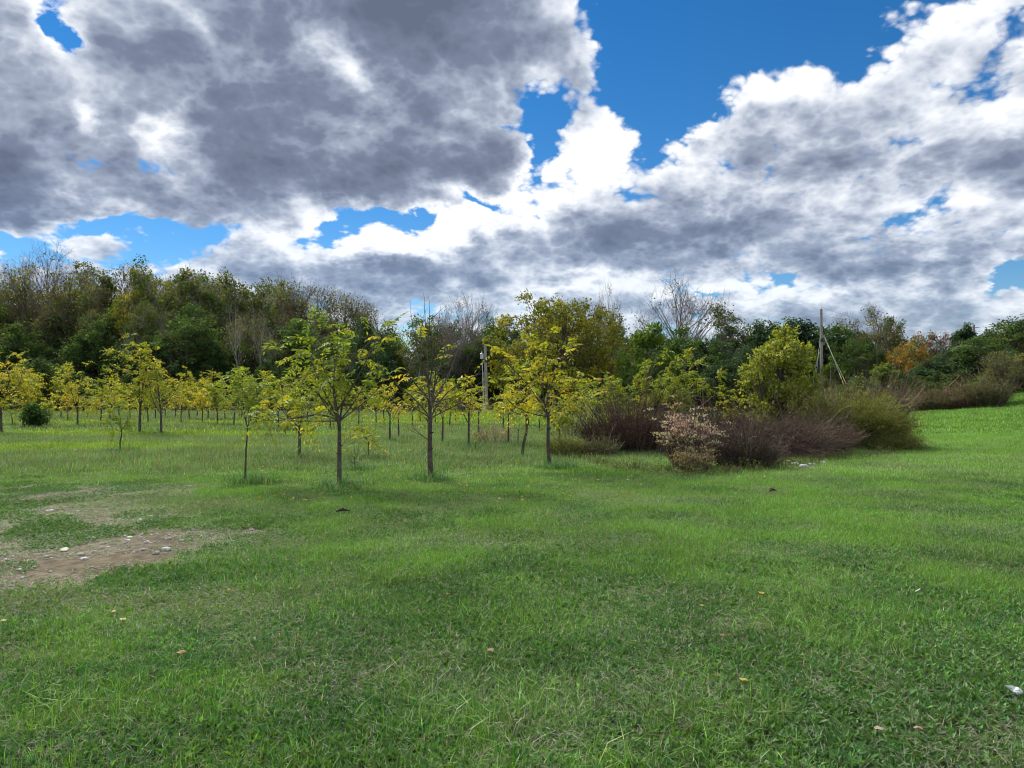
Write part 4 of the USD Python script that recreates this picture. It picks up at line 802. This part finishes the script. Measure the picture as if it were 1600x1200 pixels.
    brush('olive_bush', 1330, 698, 150, 638, 'feathery olive green bush at right end of the brush patch', 213, 1000, np.array([.10, .105, .035]), leafcols=O, leafk=9, tw=6, twl=.32, lean=.75, arch=.2, asp=.22, lsize=.10, dp=.8)
    brush('olive_bush', 1382, 703, 80, 672, 'low olive sprays drooping to the lawn at right of feathery bush', 214, 420, np.array([.10, .10, .035]), leafcols=O, leafk=4, tw=6, twl=.28, lean=1.1, arch=.5, asp=.16, lsize=.08)
    brush('brush_clump', 1285, 706, 110, 668, 'dark tangled stems at left foot of the feathery olive bush', 215, 700, np.array([.095, .062, .05]), leafcols=[[.08, .07, .03], [.13, .08, .05]], leafk=1, tw=5)
    brush('brush_clump', 1376, 668, 95, 610, 'purplish brown brush behind the feathery olive bush', 216, 600, np.array([.12, .075, .07]), leafcols=[[.10, .07, .05], [.13, .10, .05]], leafk=1, tw=5, twl=.4, r=.008, twr=.004, lsize=.09)
    brush('brush_clump', 1300, 662, 80, 608, 'pinkish tan weed tops between utility pole and olive bush', 217, 420, np.array([.16, .115, .09]), leafcols=[[.17, .13, .10], [.13, .12, .06]], leafk=1, tw=5, twl=.35, r=.007, twr=.004, lsize=.08)
    for i, (px, dp, w, top, col) in enumerate(((1432, 54, 90, 620, PURP * 1.8), (1478, 53, 90, 616, REDD * .8), (1522, 52, 80, 612, REDD), (1400, 56, 90, 622, PURP * 1.6), (1548, 51, 50, 608, DRY * .7))):
        brush('red_brush', px, 0, w, top, f'{("purplish", "reddish", "bright russet", "dull mauve", "tan brown")[i]} brush at the foot of the right wood, {("left of russet", "before the orange tree", "near the small brown tree", "first from olive bush", "beside the small brown tree trunk")[i]}', 220 + i, 420, col, depth=dp, leafcols=[col * 1.2, [.15, .15, .05], [.11, .15, .05], [.08, .12, .04]], leafk=4, tw=5, twl=.35, hv=.45, r=.012, twr=.007, lsize=.13)
    # dry weeds along the foot of the left and middle wood: nobody could count them
    rng = np.random.default_rng(240); mb = MB()
    for px in np.arange(-260, 960, 10):
        b = on(px + rng.uniform(-5, 5), 78 + rng.uniform(-2, 2)); P, D, L, g = stems(rng, 26, 2.6, 2.4, rng.uniform(.8, 1.7), .4, .1, .010, [np.array([.17, .14, .10]), np.array([.14, .13, .06]), np.array([.13, .095, .08])][int(rng.integers(3))], K=4)
        T, g2 = twigs(rng, P, 3, .4, .007, np.array([.19, .15, .11]))
        for v, f, c in (g, g2): mb.add(v + b, f, c)
    tag(mb.build('/World', 'dry_weeds', M_STEM), 'strip of dry grey brown weeds along the foot of the wood', 'weeds', None, 'stuff')
    # fringe of rough weeds before the brush patch
    mb = MB()
    for px, py in [(x, np.interp(x, [905, 960, 1060, 1140, 1200, 1290, 1400], [720, 732, 745, 742, 738, 722, 710])) for x in np.arange(905, 1400, 7)]:
        b = at(px + rng.uniform(-3, 3), py + rng.uniform(-5, 3)); P, D, L, g = stems(rng, 14, .3, .3, rng.uniform(.15, .38), .8, .25, .0035, np.array([.11, .125, .04]) if rng.uniform() < .6 else np.array([.17, .14, .08]), K=4, amp=.01)
        T, g2 = twigs(rng, P, 2, .09, .002, np.array([.12, .12, .05])); lf = sprinkle(rng, T, 1, .05, .35, [[.08, .12, .03], [.12, .13, .04], [.16, .13, .07]])
        for v, f, c in (g, g2, lf): mb.add(v + b, f, c)
    tag(mb.build('/World', 'rough_weeds', M_LEAF), 'rough green and tan weeds fringing the brush patch', 'weeds', None, 'stuff')
def make_leafy():
    # round lime tree inside the brush, and the small round shrub at left
    rng = np.random.default_rng(300)
    def leafy(name, px, py, depth, w, top, low, label, category, cols, ncl, nl, size, seed, cr, trunkr=.05):
        rng = np.random.default_rng(seed); t, k, b = px_thing(name, px, py, label, category, None, depth)
        py0 = 600 + (EYE - b[2]) / b[1] * F; W, H, lo = w * k, (py0 - top) * k, (py0 - low) * k
        tp = resample(np.array([[0, 0, -.05], [rng.normal(0, .04), 0, H * .4], [rng.normal(0, .1), rng.normal(0, .1), H * .85]]), 8)
        v, f = tubes(tp[None], (trunkr * np.linspace(1.2, .25, 8))[None], 7); MB().add(v, f, BARK_D).build(t, 'trunk', M_BARK, smooth=True)
        q = rdir(rng, ncl) * rng.uniform(.2, 1, (ncl, 1)) ** .45
        lump = .30 + 1.35 * fbm2(q[:, 0] * 3, q[:, 2] * 3 + q[:, 1] * 2, .8, seed, 2)
        C = np.stack([q[:, 0] * W / 2 * lump, q[:, 1] * W / 2 * lump, lo + (H - lo) * (q[:, 2] * .5 + .5) * (.85 + .2 * lump)], -1)
        C[:, :2] *= (1 - .20 * np.clip((C[:, 2] - lo) / (H - lo) - .55, 0, 1) * 2)[:, None]
        S = np.stack([np.interp(C[:, 2] * .6, tp[:, 2], tp[:, 0]), np.interp(C[:, 2] * .6, tp[:, 2], tp[:, 1]), C[:, 2] * .6], -1)
        P = bez(S, S * .45 + C * .55 + rng.normal(0, .04, C.shape), C, 5); v, f = tubes(P, np.full((ncl, 1), trunkr * .3) * np.linspace(1, .25, 5), 4)
        mb = MB().add(v, f, np.repeat(jit(rng, BARK_D * 1.2, ncl, .15), 20, 0))
        tw = np.repeat(C, 5, 0); D = rdir(rng, len(tw), .5); T = np.stack([tw - D * 0, tw + D * cr * .7, tw + D * cr * 1.4 * rng.uniform(.7, 1.3, (len(tw), 1))], 1)
        v, f = tubes(T, np.full((len(tw), 3), .004) * [1, .7, .4], 3); mb.add(v, f, BARK_D * 1.3); mb.build(t, 'branches', M_BARK)
        MB().add(*sprinkle(rng, T, nl, size, .62, cols, cr * .33, 0)).build(t, 'leaves', M_LEAF)
    L = [[.27, .30, .04], [.21, .26, .036], [.31, .31, .045], [.15, .20, .034]]
    leafy('round_tree', 1222, 0, 21.5, 122, 522, 690, 'round lime green leafy tree standing in the brush patch', 'tree', L, 150, 10, .11, 301, .15)
    leafy('round_tree', 1190, 0, 21.0, 50, 548, 600, 'small lime side tree at left of the round lime tree', 'tree', L, 26, 8, .085, 302, .16, .025)
    leafy('round_shrub', 54, 670, None, 34, 636, 668, 'small dark green round shrub among yellow trees at far left', 'bush', [[.07, .14, .035], [.09, .17, .04], [.05, .11, .03]], 70, 9, .10, 303, .16, .03)
    leafy('lime_bush', 1380, 0, 58, 40, 572, 600, 'small bright lime bush in front of the right wood', 'bush', [[.15, .20, .03], [.10, .16, .03]], 50, 8, .2, 304, .25, .04)
    leafy('round_shrub', 1598, 0, 58, 18, 556, 585, 'yellow leaved shrub cut by right edge, low in the right wood', 'bush', [[.24, .22, .03], [.15, .17, .03]], 30, 8, .2, 305, .25, .04)

# ------------------------------------------------------------------ poles, wires
def cyl(p0, p1, r0, r1=None, sides=10, cap=True):
    p0, p1 = np.asarray(p0, float), np.asarray(p1, float); r1 = r0 if r1 is None else r1
    P, R = np.stack([p0, p1]), np.array([r0, r1])
    if cap: P, R = np.stack([p0, p0 + (p1 - p0) * 1e-4, p1 - (p1 - p0) * 1e-4, p1]), np.array([1e-4, r0, r1, 1e-4])
    # straight sections
    T = unit((p1 - p0)[None])[0]; ref = np.array([0, 0, 1.0]) if abs(T[2]) < .9 else np.array([1.0, 0, 0]); A = unit(np.cross(T, ref)[None])[0]; B = np.cross(T, A)
    th = np.arange(sides) / sides * 2 * np.pi; V = P[:, None] + R[:, None, None] * (A * np.cos(th)[:, None] + B * np.sin(th)[:, None])
    K = len(P); i = np.arange(K - 1)[:, None] * sides; j = np.arange(sides)[None]; j2 = (j + 1) % sides
    return V.reshape(-1, 3), np.stack([i + j, i + j2, i + sides + j2, i + sides + j], -1).reshape(-1, 4)
def one(parent, name, mat, *parts, label=None):
    mb = MB()
    for p in parts: mb.add(*p)
    return mb.build(parent, name, mat, smooth=35, label=label) if False else mb.build(parent, name, mat, label=label)
def make_poles():
    b = on(1284, 70.0); k = 70.0 / F; H = EYE + (600 - 483) * k - b[2]; zz = lambda py: EYE + (600 - py) * k - b[2]; xx = lambda px: (px - 1284) * k
    t = thing('utility_pole', 'tall plain wooden utility pole with guy wires behind the brush', 'utility pole', b)
    one(t, 'shaft', M_POLE, cyl((0, 0, -.3), (-.05, 0, H), .17, .12, 12))
    one(t, 'band', M_BLACK, cyl((-.03, 0, zz(534)), (-.03, 0, zz(529)), .20, .20, 12))
    one(t, 'pin', M_GALV, cyl((-.05, 0, H), (-.05, 0, H + .12), .03, .03, 8)); one(t, 'insulator', M_WHITE, cyl((-.05, 0, H + .1), (-.05, 0, H + .2), .05, .035, 10))
    one(t, 'bracket', M_GALV, cyl((-.25, 0, zz(490)), (.35, 0, zz(489)), .025, .025, 6)); one(t, 'insulator', M_WHITE, cyl((.35, 0, zz(489)), (.35, 0, zz(489) + .14), .05, .03, 10))
    for x0, y0, x1, y1, gy in ((1288, 522, 1331, 612, 588), (1294, 521, 1325, 612, 582), (1279, 528, 1266, 620, 602), (1277, 522, 1272, 616, 640)):
        q = on(x1, 61.0); p0, p1 = np.array([xx(x0) * .3, 0, zz(y0)]), np.array([q[0], 61.0, EYE + (600 - y1 - 6) * 61.0 / F]) - b
        w = one(t, 'guy_wire', M_GALV, cyl(p0, p1, .008, .008, 6))
        if gy < 615:
            s = (gy - y0) / (y1 - y0); one(t, 'guy_guard', M_YELLOW, cyl(p0 + (p1 - p0) * s, p1, .022, .022, 8))
    # pole with the transformer
    b2 = on(761, 66.0); d = b2[1]; k2 = d / F; z2 = lambda py: EYE + (600 - py) * k2 - b2[2]; x2 = lambda px: (px - 761) * k2
    t = thing('utility_pole', 'wooden pole with grey transformer can in front of the dark wood', 'utility pole', b2)
    lean = x2(758)
    one(t, 'shaft', M_POLE, cyl((0, 0, -.3), (lean, 0, z2(538)), .16, .12, 12))
    one(t, 'band', M_BLACK, cyl((lean * .8, 0, z2(566)), (lean * .8, 0, z2(562)), .18, .18, 12))
    one(t, 'transformer', M_GALV, cyl((x2(756.0) - .18, -.05, z2(561)), (x2(756.0) - .18, -.05, z2(553)), .17, .17, 14), cyl((x2(756) - .18, -.05, z2(553)), (x2(756) - .18, -.05, z2(552)), .185, .13, 14))
    one(t, 'bushing', M_WHITE, cyl((x2(756) - .2, -.05, z2(552)), (x2(756) - .2, -.05, z2(549)), .05, .03, 8)); one(t, 'bracket', M_GALV, cyl((x2(756), -.03, z2(556)), (lean * .8, 0, z2(556)), .05, .05, 6))
    one(t, 'conduit', M_GALV, cyl((-.28, -.12, 0), (lean - .26, -.12, z2(566)), .045, .045, 8))
    b3 = on(754.5, d - .8)
    t = thing('meter_pedestal', 'small white meter box on a post at foot of transformer pole', 'meter box', b3)
    one(t, 'post', M_GALV, cyl((0, 0, -.2), (0, 0, .55), .06, .06, 8))
    bx = trimesh.creation.box((.34, .2, .52)); bx.apply_translation((0, 0, .68)); one(t, 'box', M_WHITE, (bx.vertices, bx.faces)); one(t, 'dial', M_GALV, cyl((0, -.1, .72), (0, -.15, .72), .1, .1, 12))
    b4 = on(1522, 120.0); k4 = 120 / F
    t = thing('utility_pole', 'distant pole top just showing over the right skyline trees', 'utility pole', b4); h4 = EYE + (600 - 507) * k4 - b4[2]
    one(t, 'shaft', M_POLE, cyl((0, 0, -.3), (0, 0, h4), .2, .15, 10)); one(t, 'crossarm', M_POLE, cyl((-.9, 0, h4 - .5), (.9, 0, h4 - .5), .06, .06, 6))
    def wire(p, q, sag, label):
        tt = np.linspace(0, 1, 24); P = p + (q - p) * tt[:, None]; P[:, 2] -= sag * 4 * tt * (1 - tt)
        v, f = tubes(P[None], np.full((1, 24), .009), 4); tag(MB().add(v, f, (.1, .1, .1)).build('/World', 'power_line', M_WIRE), label, 'power line')
    top1, top2, top3 = b + [-.05, 0, H + .2], b2 + [lean, 0, z2(540)], b4 + [.9, 0, h4 - .45]
    wire(top1, top3, 1.6, 'thin power line running right from the tall plain pole'); wire(b + [-.25, 0, zz(490)], top2, 1.2, 'thin power line between the tall plain pole and transformer pole')

# ------------------------------------------------------------------ small things on the grass
def make_details():
    rng = np.random.default_rng(400)
    def leaf(px, py, col, label, size=.075, group=None):
        b = at(px, py) + np.array([0, 0, .045]); t = thing('fallen_leaf', label, 'leaf', b, float(rng.uniform(0, 360)))
        a = np.linspace(0, 2 * np.pi, 15)[:-1]; rr = size * .5 * (.62 + .18 * np.cos(a) + .10 * np.cos(5 * a) + rng.normal(0, .02, 14))
        V = np.vstack([[0, 0, .006], np.stack([rr * np.cos(a) * 1.15, rr * np.sin(a) * .85, .10 * rr * rng.normal(0, 1, 14) + .16 * np.abs(rr * np.sin(a))], -1)]); F_ = [[0, 1 + i, 1 + (i + 1) % 14] for i in range(14)]
        MB().add(np.array(V), np.array(F_), np.array(col) * rng.uniform(.9, 1.1)).build(t, 'blade', M_LEAF)
        v, f = cyl((0, 0, .004), (-size * .5, .008, .006), .0014, .001, 4); MB().add(v, f, np.array(col) * .6).build(t, 'stalk', M_STEM)
    Y, O, B, P = [.50, .42, .08], [.45, .22, .07], [.20, .11, .07], [.45, .28, .22]
    for px, py, c, lab, s in ((176, 966, Y, 'upright pale yellow leaf on grass, upper of the left pair', .06), (191, 978, Y, 'flat yellow leaf on grass, lower of the left pair', .07), (282, 1031, O, 'orange leaf lying on the dark grass left of centre', .07), (357, 930, O, 'small tan leaf on the grass below the worn patch', .05),
        (454, 929, [.6, .58, .3], 'pale cream leaf on grass left of centre', .055), (700, 938, B, 'dark curled leaf on grass near middle', .06), (766, 1027, P, 'pinkish brown curled leaf on grass near middle', .07), (1190, 936, [.5, .34, .06], 'large golden leaf on lawn right of middle', .085), (1098, 956, Y, 'yellow leaf on lawn, left of the large golden one', .05),
        (1164, 1076, Y, 'yellow curled leaf on grass at lower right', .065), (1130, 1004, O, 'small orange leaf between two yellow ones at right', .045), (1437, 1153, P, 'pale pink leaf in the grass near bottom right', .055), (1372, 1154, [.5, .38, .3], 'beige leaf in the grass near bottom right', .06), (5, 980, Y, 'yellow leaf on grass at left edge', .06), (788, 758, Y, 'yellow speck of a leaf on the far lawn', .07), (638, 798, O, 'orange leaf on lawn right of nearest tree foot', .06)):
        leaf(px, py, c, lab, s)
    def stone(px, py, size, col, label, name='stone', seed=0, group=None, lift=.25):
        m = trimesh.creation.icosphere(2); n = fbm2(m.vertices[:, 0] + m.vertices[:, 2] * .7, m.vertices[:, 1], 1.3, seed, 3); m.vertices *= (.7 + .6 * n)[:, None] * np.array([1, .75, .5]) * size
        b = at(px, py) + np.array([0, 0, size * lift]); p = usdkit.mesh(stage, numbered('/World', name), (m.vertices + b, m.faces), M_STONE, smooth=True)
        UsdGeom.PrimvarsAPI(p).CreatePrimvar("tint", Sdf.ValueTypeNames.Color3fArray, "vertex").Set(Vt.Vec3fArray.FromNumpy(np.tile(np.float32(col), (len(m.vertices), 1)))); tag(p.GetPrim(), label, 'stone', group)
    W, G = (.55, .53, .5), (.34, .33, .31)
    for i, (px, py, s, c, lab) in enumerate(((1242, 727, .09, W, 'white concrete lump in rubble before the bramble, the left one'), (1286, 724, .07, W, 'white concrete lump at right end of the rubble'), (1232, 722, .06, W, 'flat pale stone behind the left white lump'), (1256, 731, .10, G, 'grey stone in the middle of the rubble'), (1268, 727, .07, G, 'small grey stone between the white lumps'), (1333, 716, .05, W, 'pale stone on the grass edge under olive bush'),
        (45, 973, .035, W, 'pale pebble in the dark hole at left, left one'), (53, 976, .04, W, 'pale pebble in the dark hole at left, right one'), (59, 972, .025, G, 'small grey pebble behind the two pale ones'), (35, 783, .04, G, 'grey stone on the worn bare track at left'), (126, 868, .035, G, 'grey stone on the worn strip, lower left'), (226, 823, .035, G, 'grey stone at middle of the worn strip'))):
        stone(px, py, s, c, lab, seed=i)
    # crumpled scrap
    m = trimesh.creation.icosphere(2); n = fbm2(m.vertices[:, 0] * 2 + m.vertices[:, 2], m.vertices[:, 1] * 2, 1.6, 9, 3); m.vertices *= (.35 + 1.0 * n)[:, None] * np.array([.032, .022, .022])
    t = thing('paper_scrap', 'crumpled white scrap of litter on grass at right edge', 'litter', at(1588, 1096) + [0, 0, .05]); MB().add(m.vertices, m.faces, (.75, .75, .75)).build(t, 'sheet', M_WHITE)
    v, f = leaves(np.array([[0, 0, -.01], [.01, 0, 0]]), [.09, .07], [.035, .03], np.array([[.2, -.3, -.5], [-.6, .1, .25]]), np.array([[0, 1, .2], [0, 1, .5]])); MB().add(v, f, (.75, .75, .75)).build(t, 'flap', M_WHITE)
    b = at(1437, 932); t = thing('white_stick', 'short white stick lying on the lawn at right', 'stick', b + [0, 0, .04], 25); one(t, 'stem', M_WHITE, (*cyl((-.05, 0, 0), (.05, .02, .012), .006, .004, 6),)); one(t, 'tip', M_WHITE, (*cyl((.05, .02, .012), (.062, .035, .014), .004, .002, 6),))
    # bark pieces and soil heaps
    for px, py, L, lab in ((536, 805, .17, 'dark strip of bark lying on lawn right of nearest tree'), (508, 757 + 6, .12, 'dark chip of bark beside the nearest trunk'), (1208, 772, .14, 'small dark stick on the lawn below the brush')):
        b = at(px, py) + [0, 0, .05]; t = thing('bark_piece', lab, 'bark', b, float(rng.uniform(-20, 20)))
        for q in range(3):
            p = np.array([[-L / 2 + q * .05, q * .02, 0], [0, .02 * q + .015, .02], [L / 2 - q * .04, .015 * q, .0]]); v, f = tubes(p[None], np.array([[.008, .018, .006]]), 5); MB().add(v, f, BARK_D * .6).build(t, 'strip', M_BARK)
    for px, py, w, h, lab in ((1126, 756, .26, .05, 'low mound of bare brown soil on the lawn before the brush'), (868, 824, .13, .035, 'small patch of dead straw and soil on the middle lawn')):
        b = at(px, py); r = np.linspace(0, 1, 9); a = np.linspace(0, 2 * np.pi, 25)[:-1]; R, A = np.meshgrid(r, a, indexing='ij'); x, y = R * np.cos(A) * w, R * np.sin(A) * w * .7
        z = h * (1 - R ** 2) * (.5 + fbm2(x, y, 14, 2, 3)) - .01; i = np.arange(8)[:, None] * 24; j = np.arange(24)[None]; j2 = (j + 1) % 24
        f = np.stack([i + j, i + 24 + j, i + 24 + j2, i + j2], -1).reshape(-1, 4); mb = MB().add(np.stack([x, y, z], -1) + b, f, jit(rng, [.10, .07, .045], x.size, .25))
        tag(mb.build('/World', 'soil_mound', M_GROUND, smooth=True), lab, 'soil')
    # loose gravel and twigs on the worn track
    mb = MB(); m = trimesh.creation.icosphere(0); n = 0
    xs, ys = rng.uniform(-11, 0, 26000), rng.uniform(4.5, 14, 26000); w = worn(xs, ys)
    g = fbm2(xs, ys, 1.1, 61, 3); keep = (rng.uniform(0, 1, len(xs)) < (w - .2) * .9 * sstep(g, .42, .62)); xs, ys = xs[keep][:5000], ys[keep][:5000]; zs = height(xs, ys)
    for x, y, z in zip(xs, ys, zs):
        s = rng.lognormal(-4.5, .55); mb.add(m.vertices * s * rng.uniform(.6, 1.2, (12, 1)) * [1, .8, .5] + [x, y, z + s * .2], m.faces, jit(rng, [.37, .35, .32], 1, .25))
    tag(mb.build('/World', 'gravel', M_STONE), 'loose pale gravel scattered on the worn track at left', 'gravel', None, 'stuff')
    n = 550; mb = MB(); px = rng.uniform(380, 1000, n); d = rng.uniform(9.5, 24, n); x = (px - 800) / F * d; z = height(x, d) + .07
    v, f = leaves(np.stack([x, d, z], -1), rng.uniform(.05, .09, n), rng.uniform(.02, .04, n), rdir(rng, n) * [1, 1, .2], rdir(rng, n, 3)); mb.add(v, f, np.repeat(leaf_colour(rng, rng.uniform(.6, 1.1, n)) * .7, 4, 0))
    tag(mb.build('/World', 'leaf_litter', M_LEAF), 'scattered yellow leaflets in the grass under the orchard trees', 'leaves', None, 'stuff')
make_protos(); make_woods(); make_brush(); make_leafy(); make_poles(); make_orchard(); make_details(); make_grass()
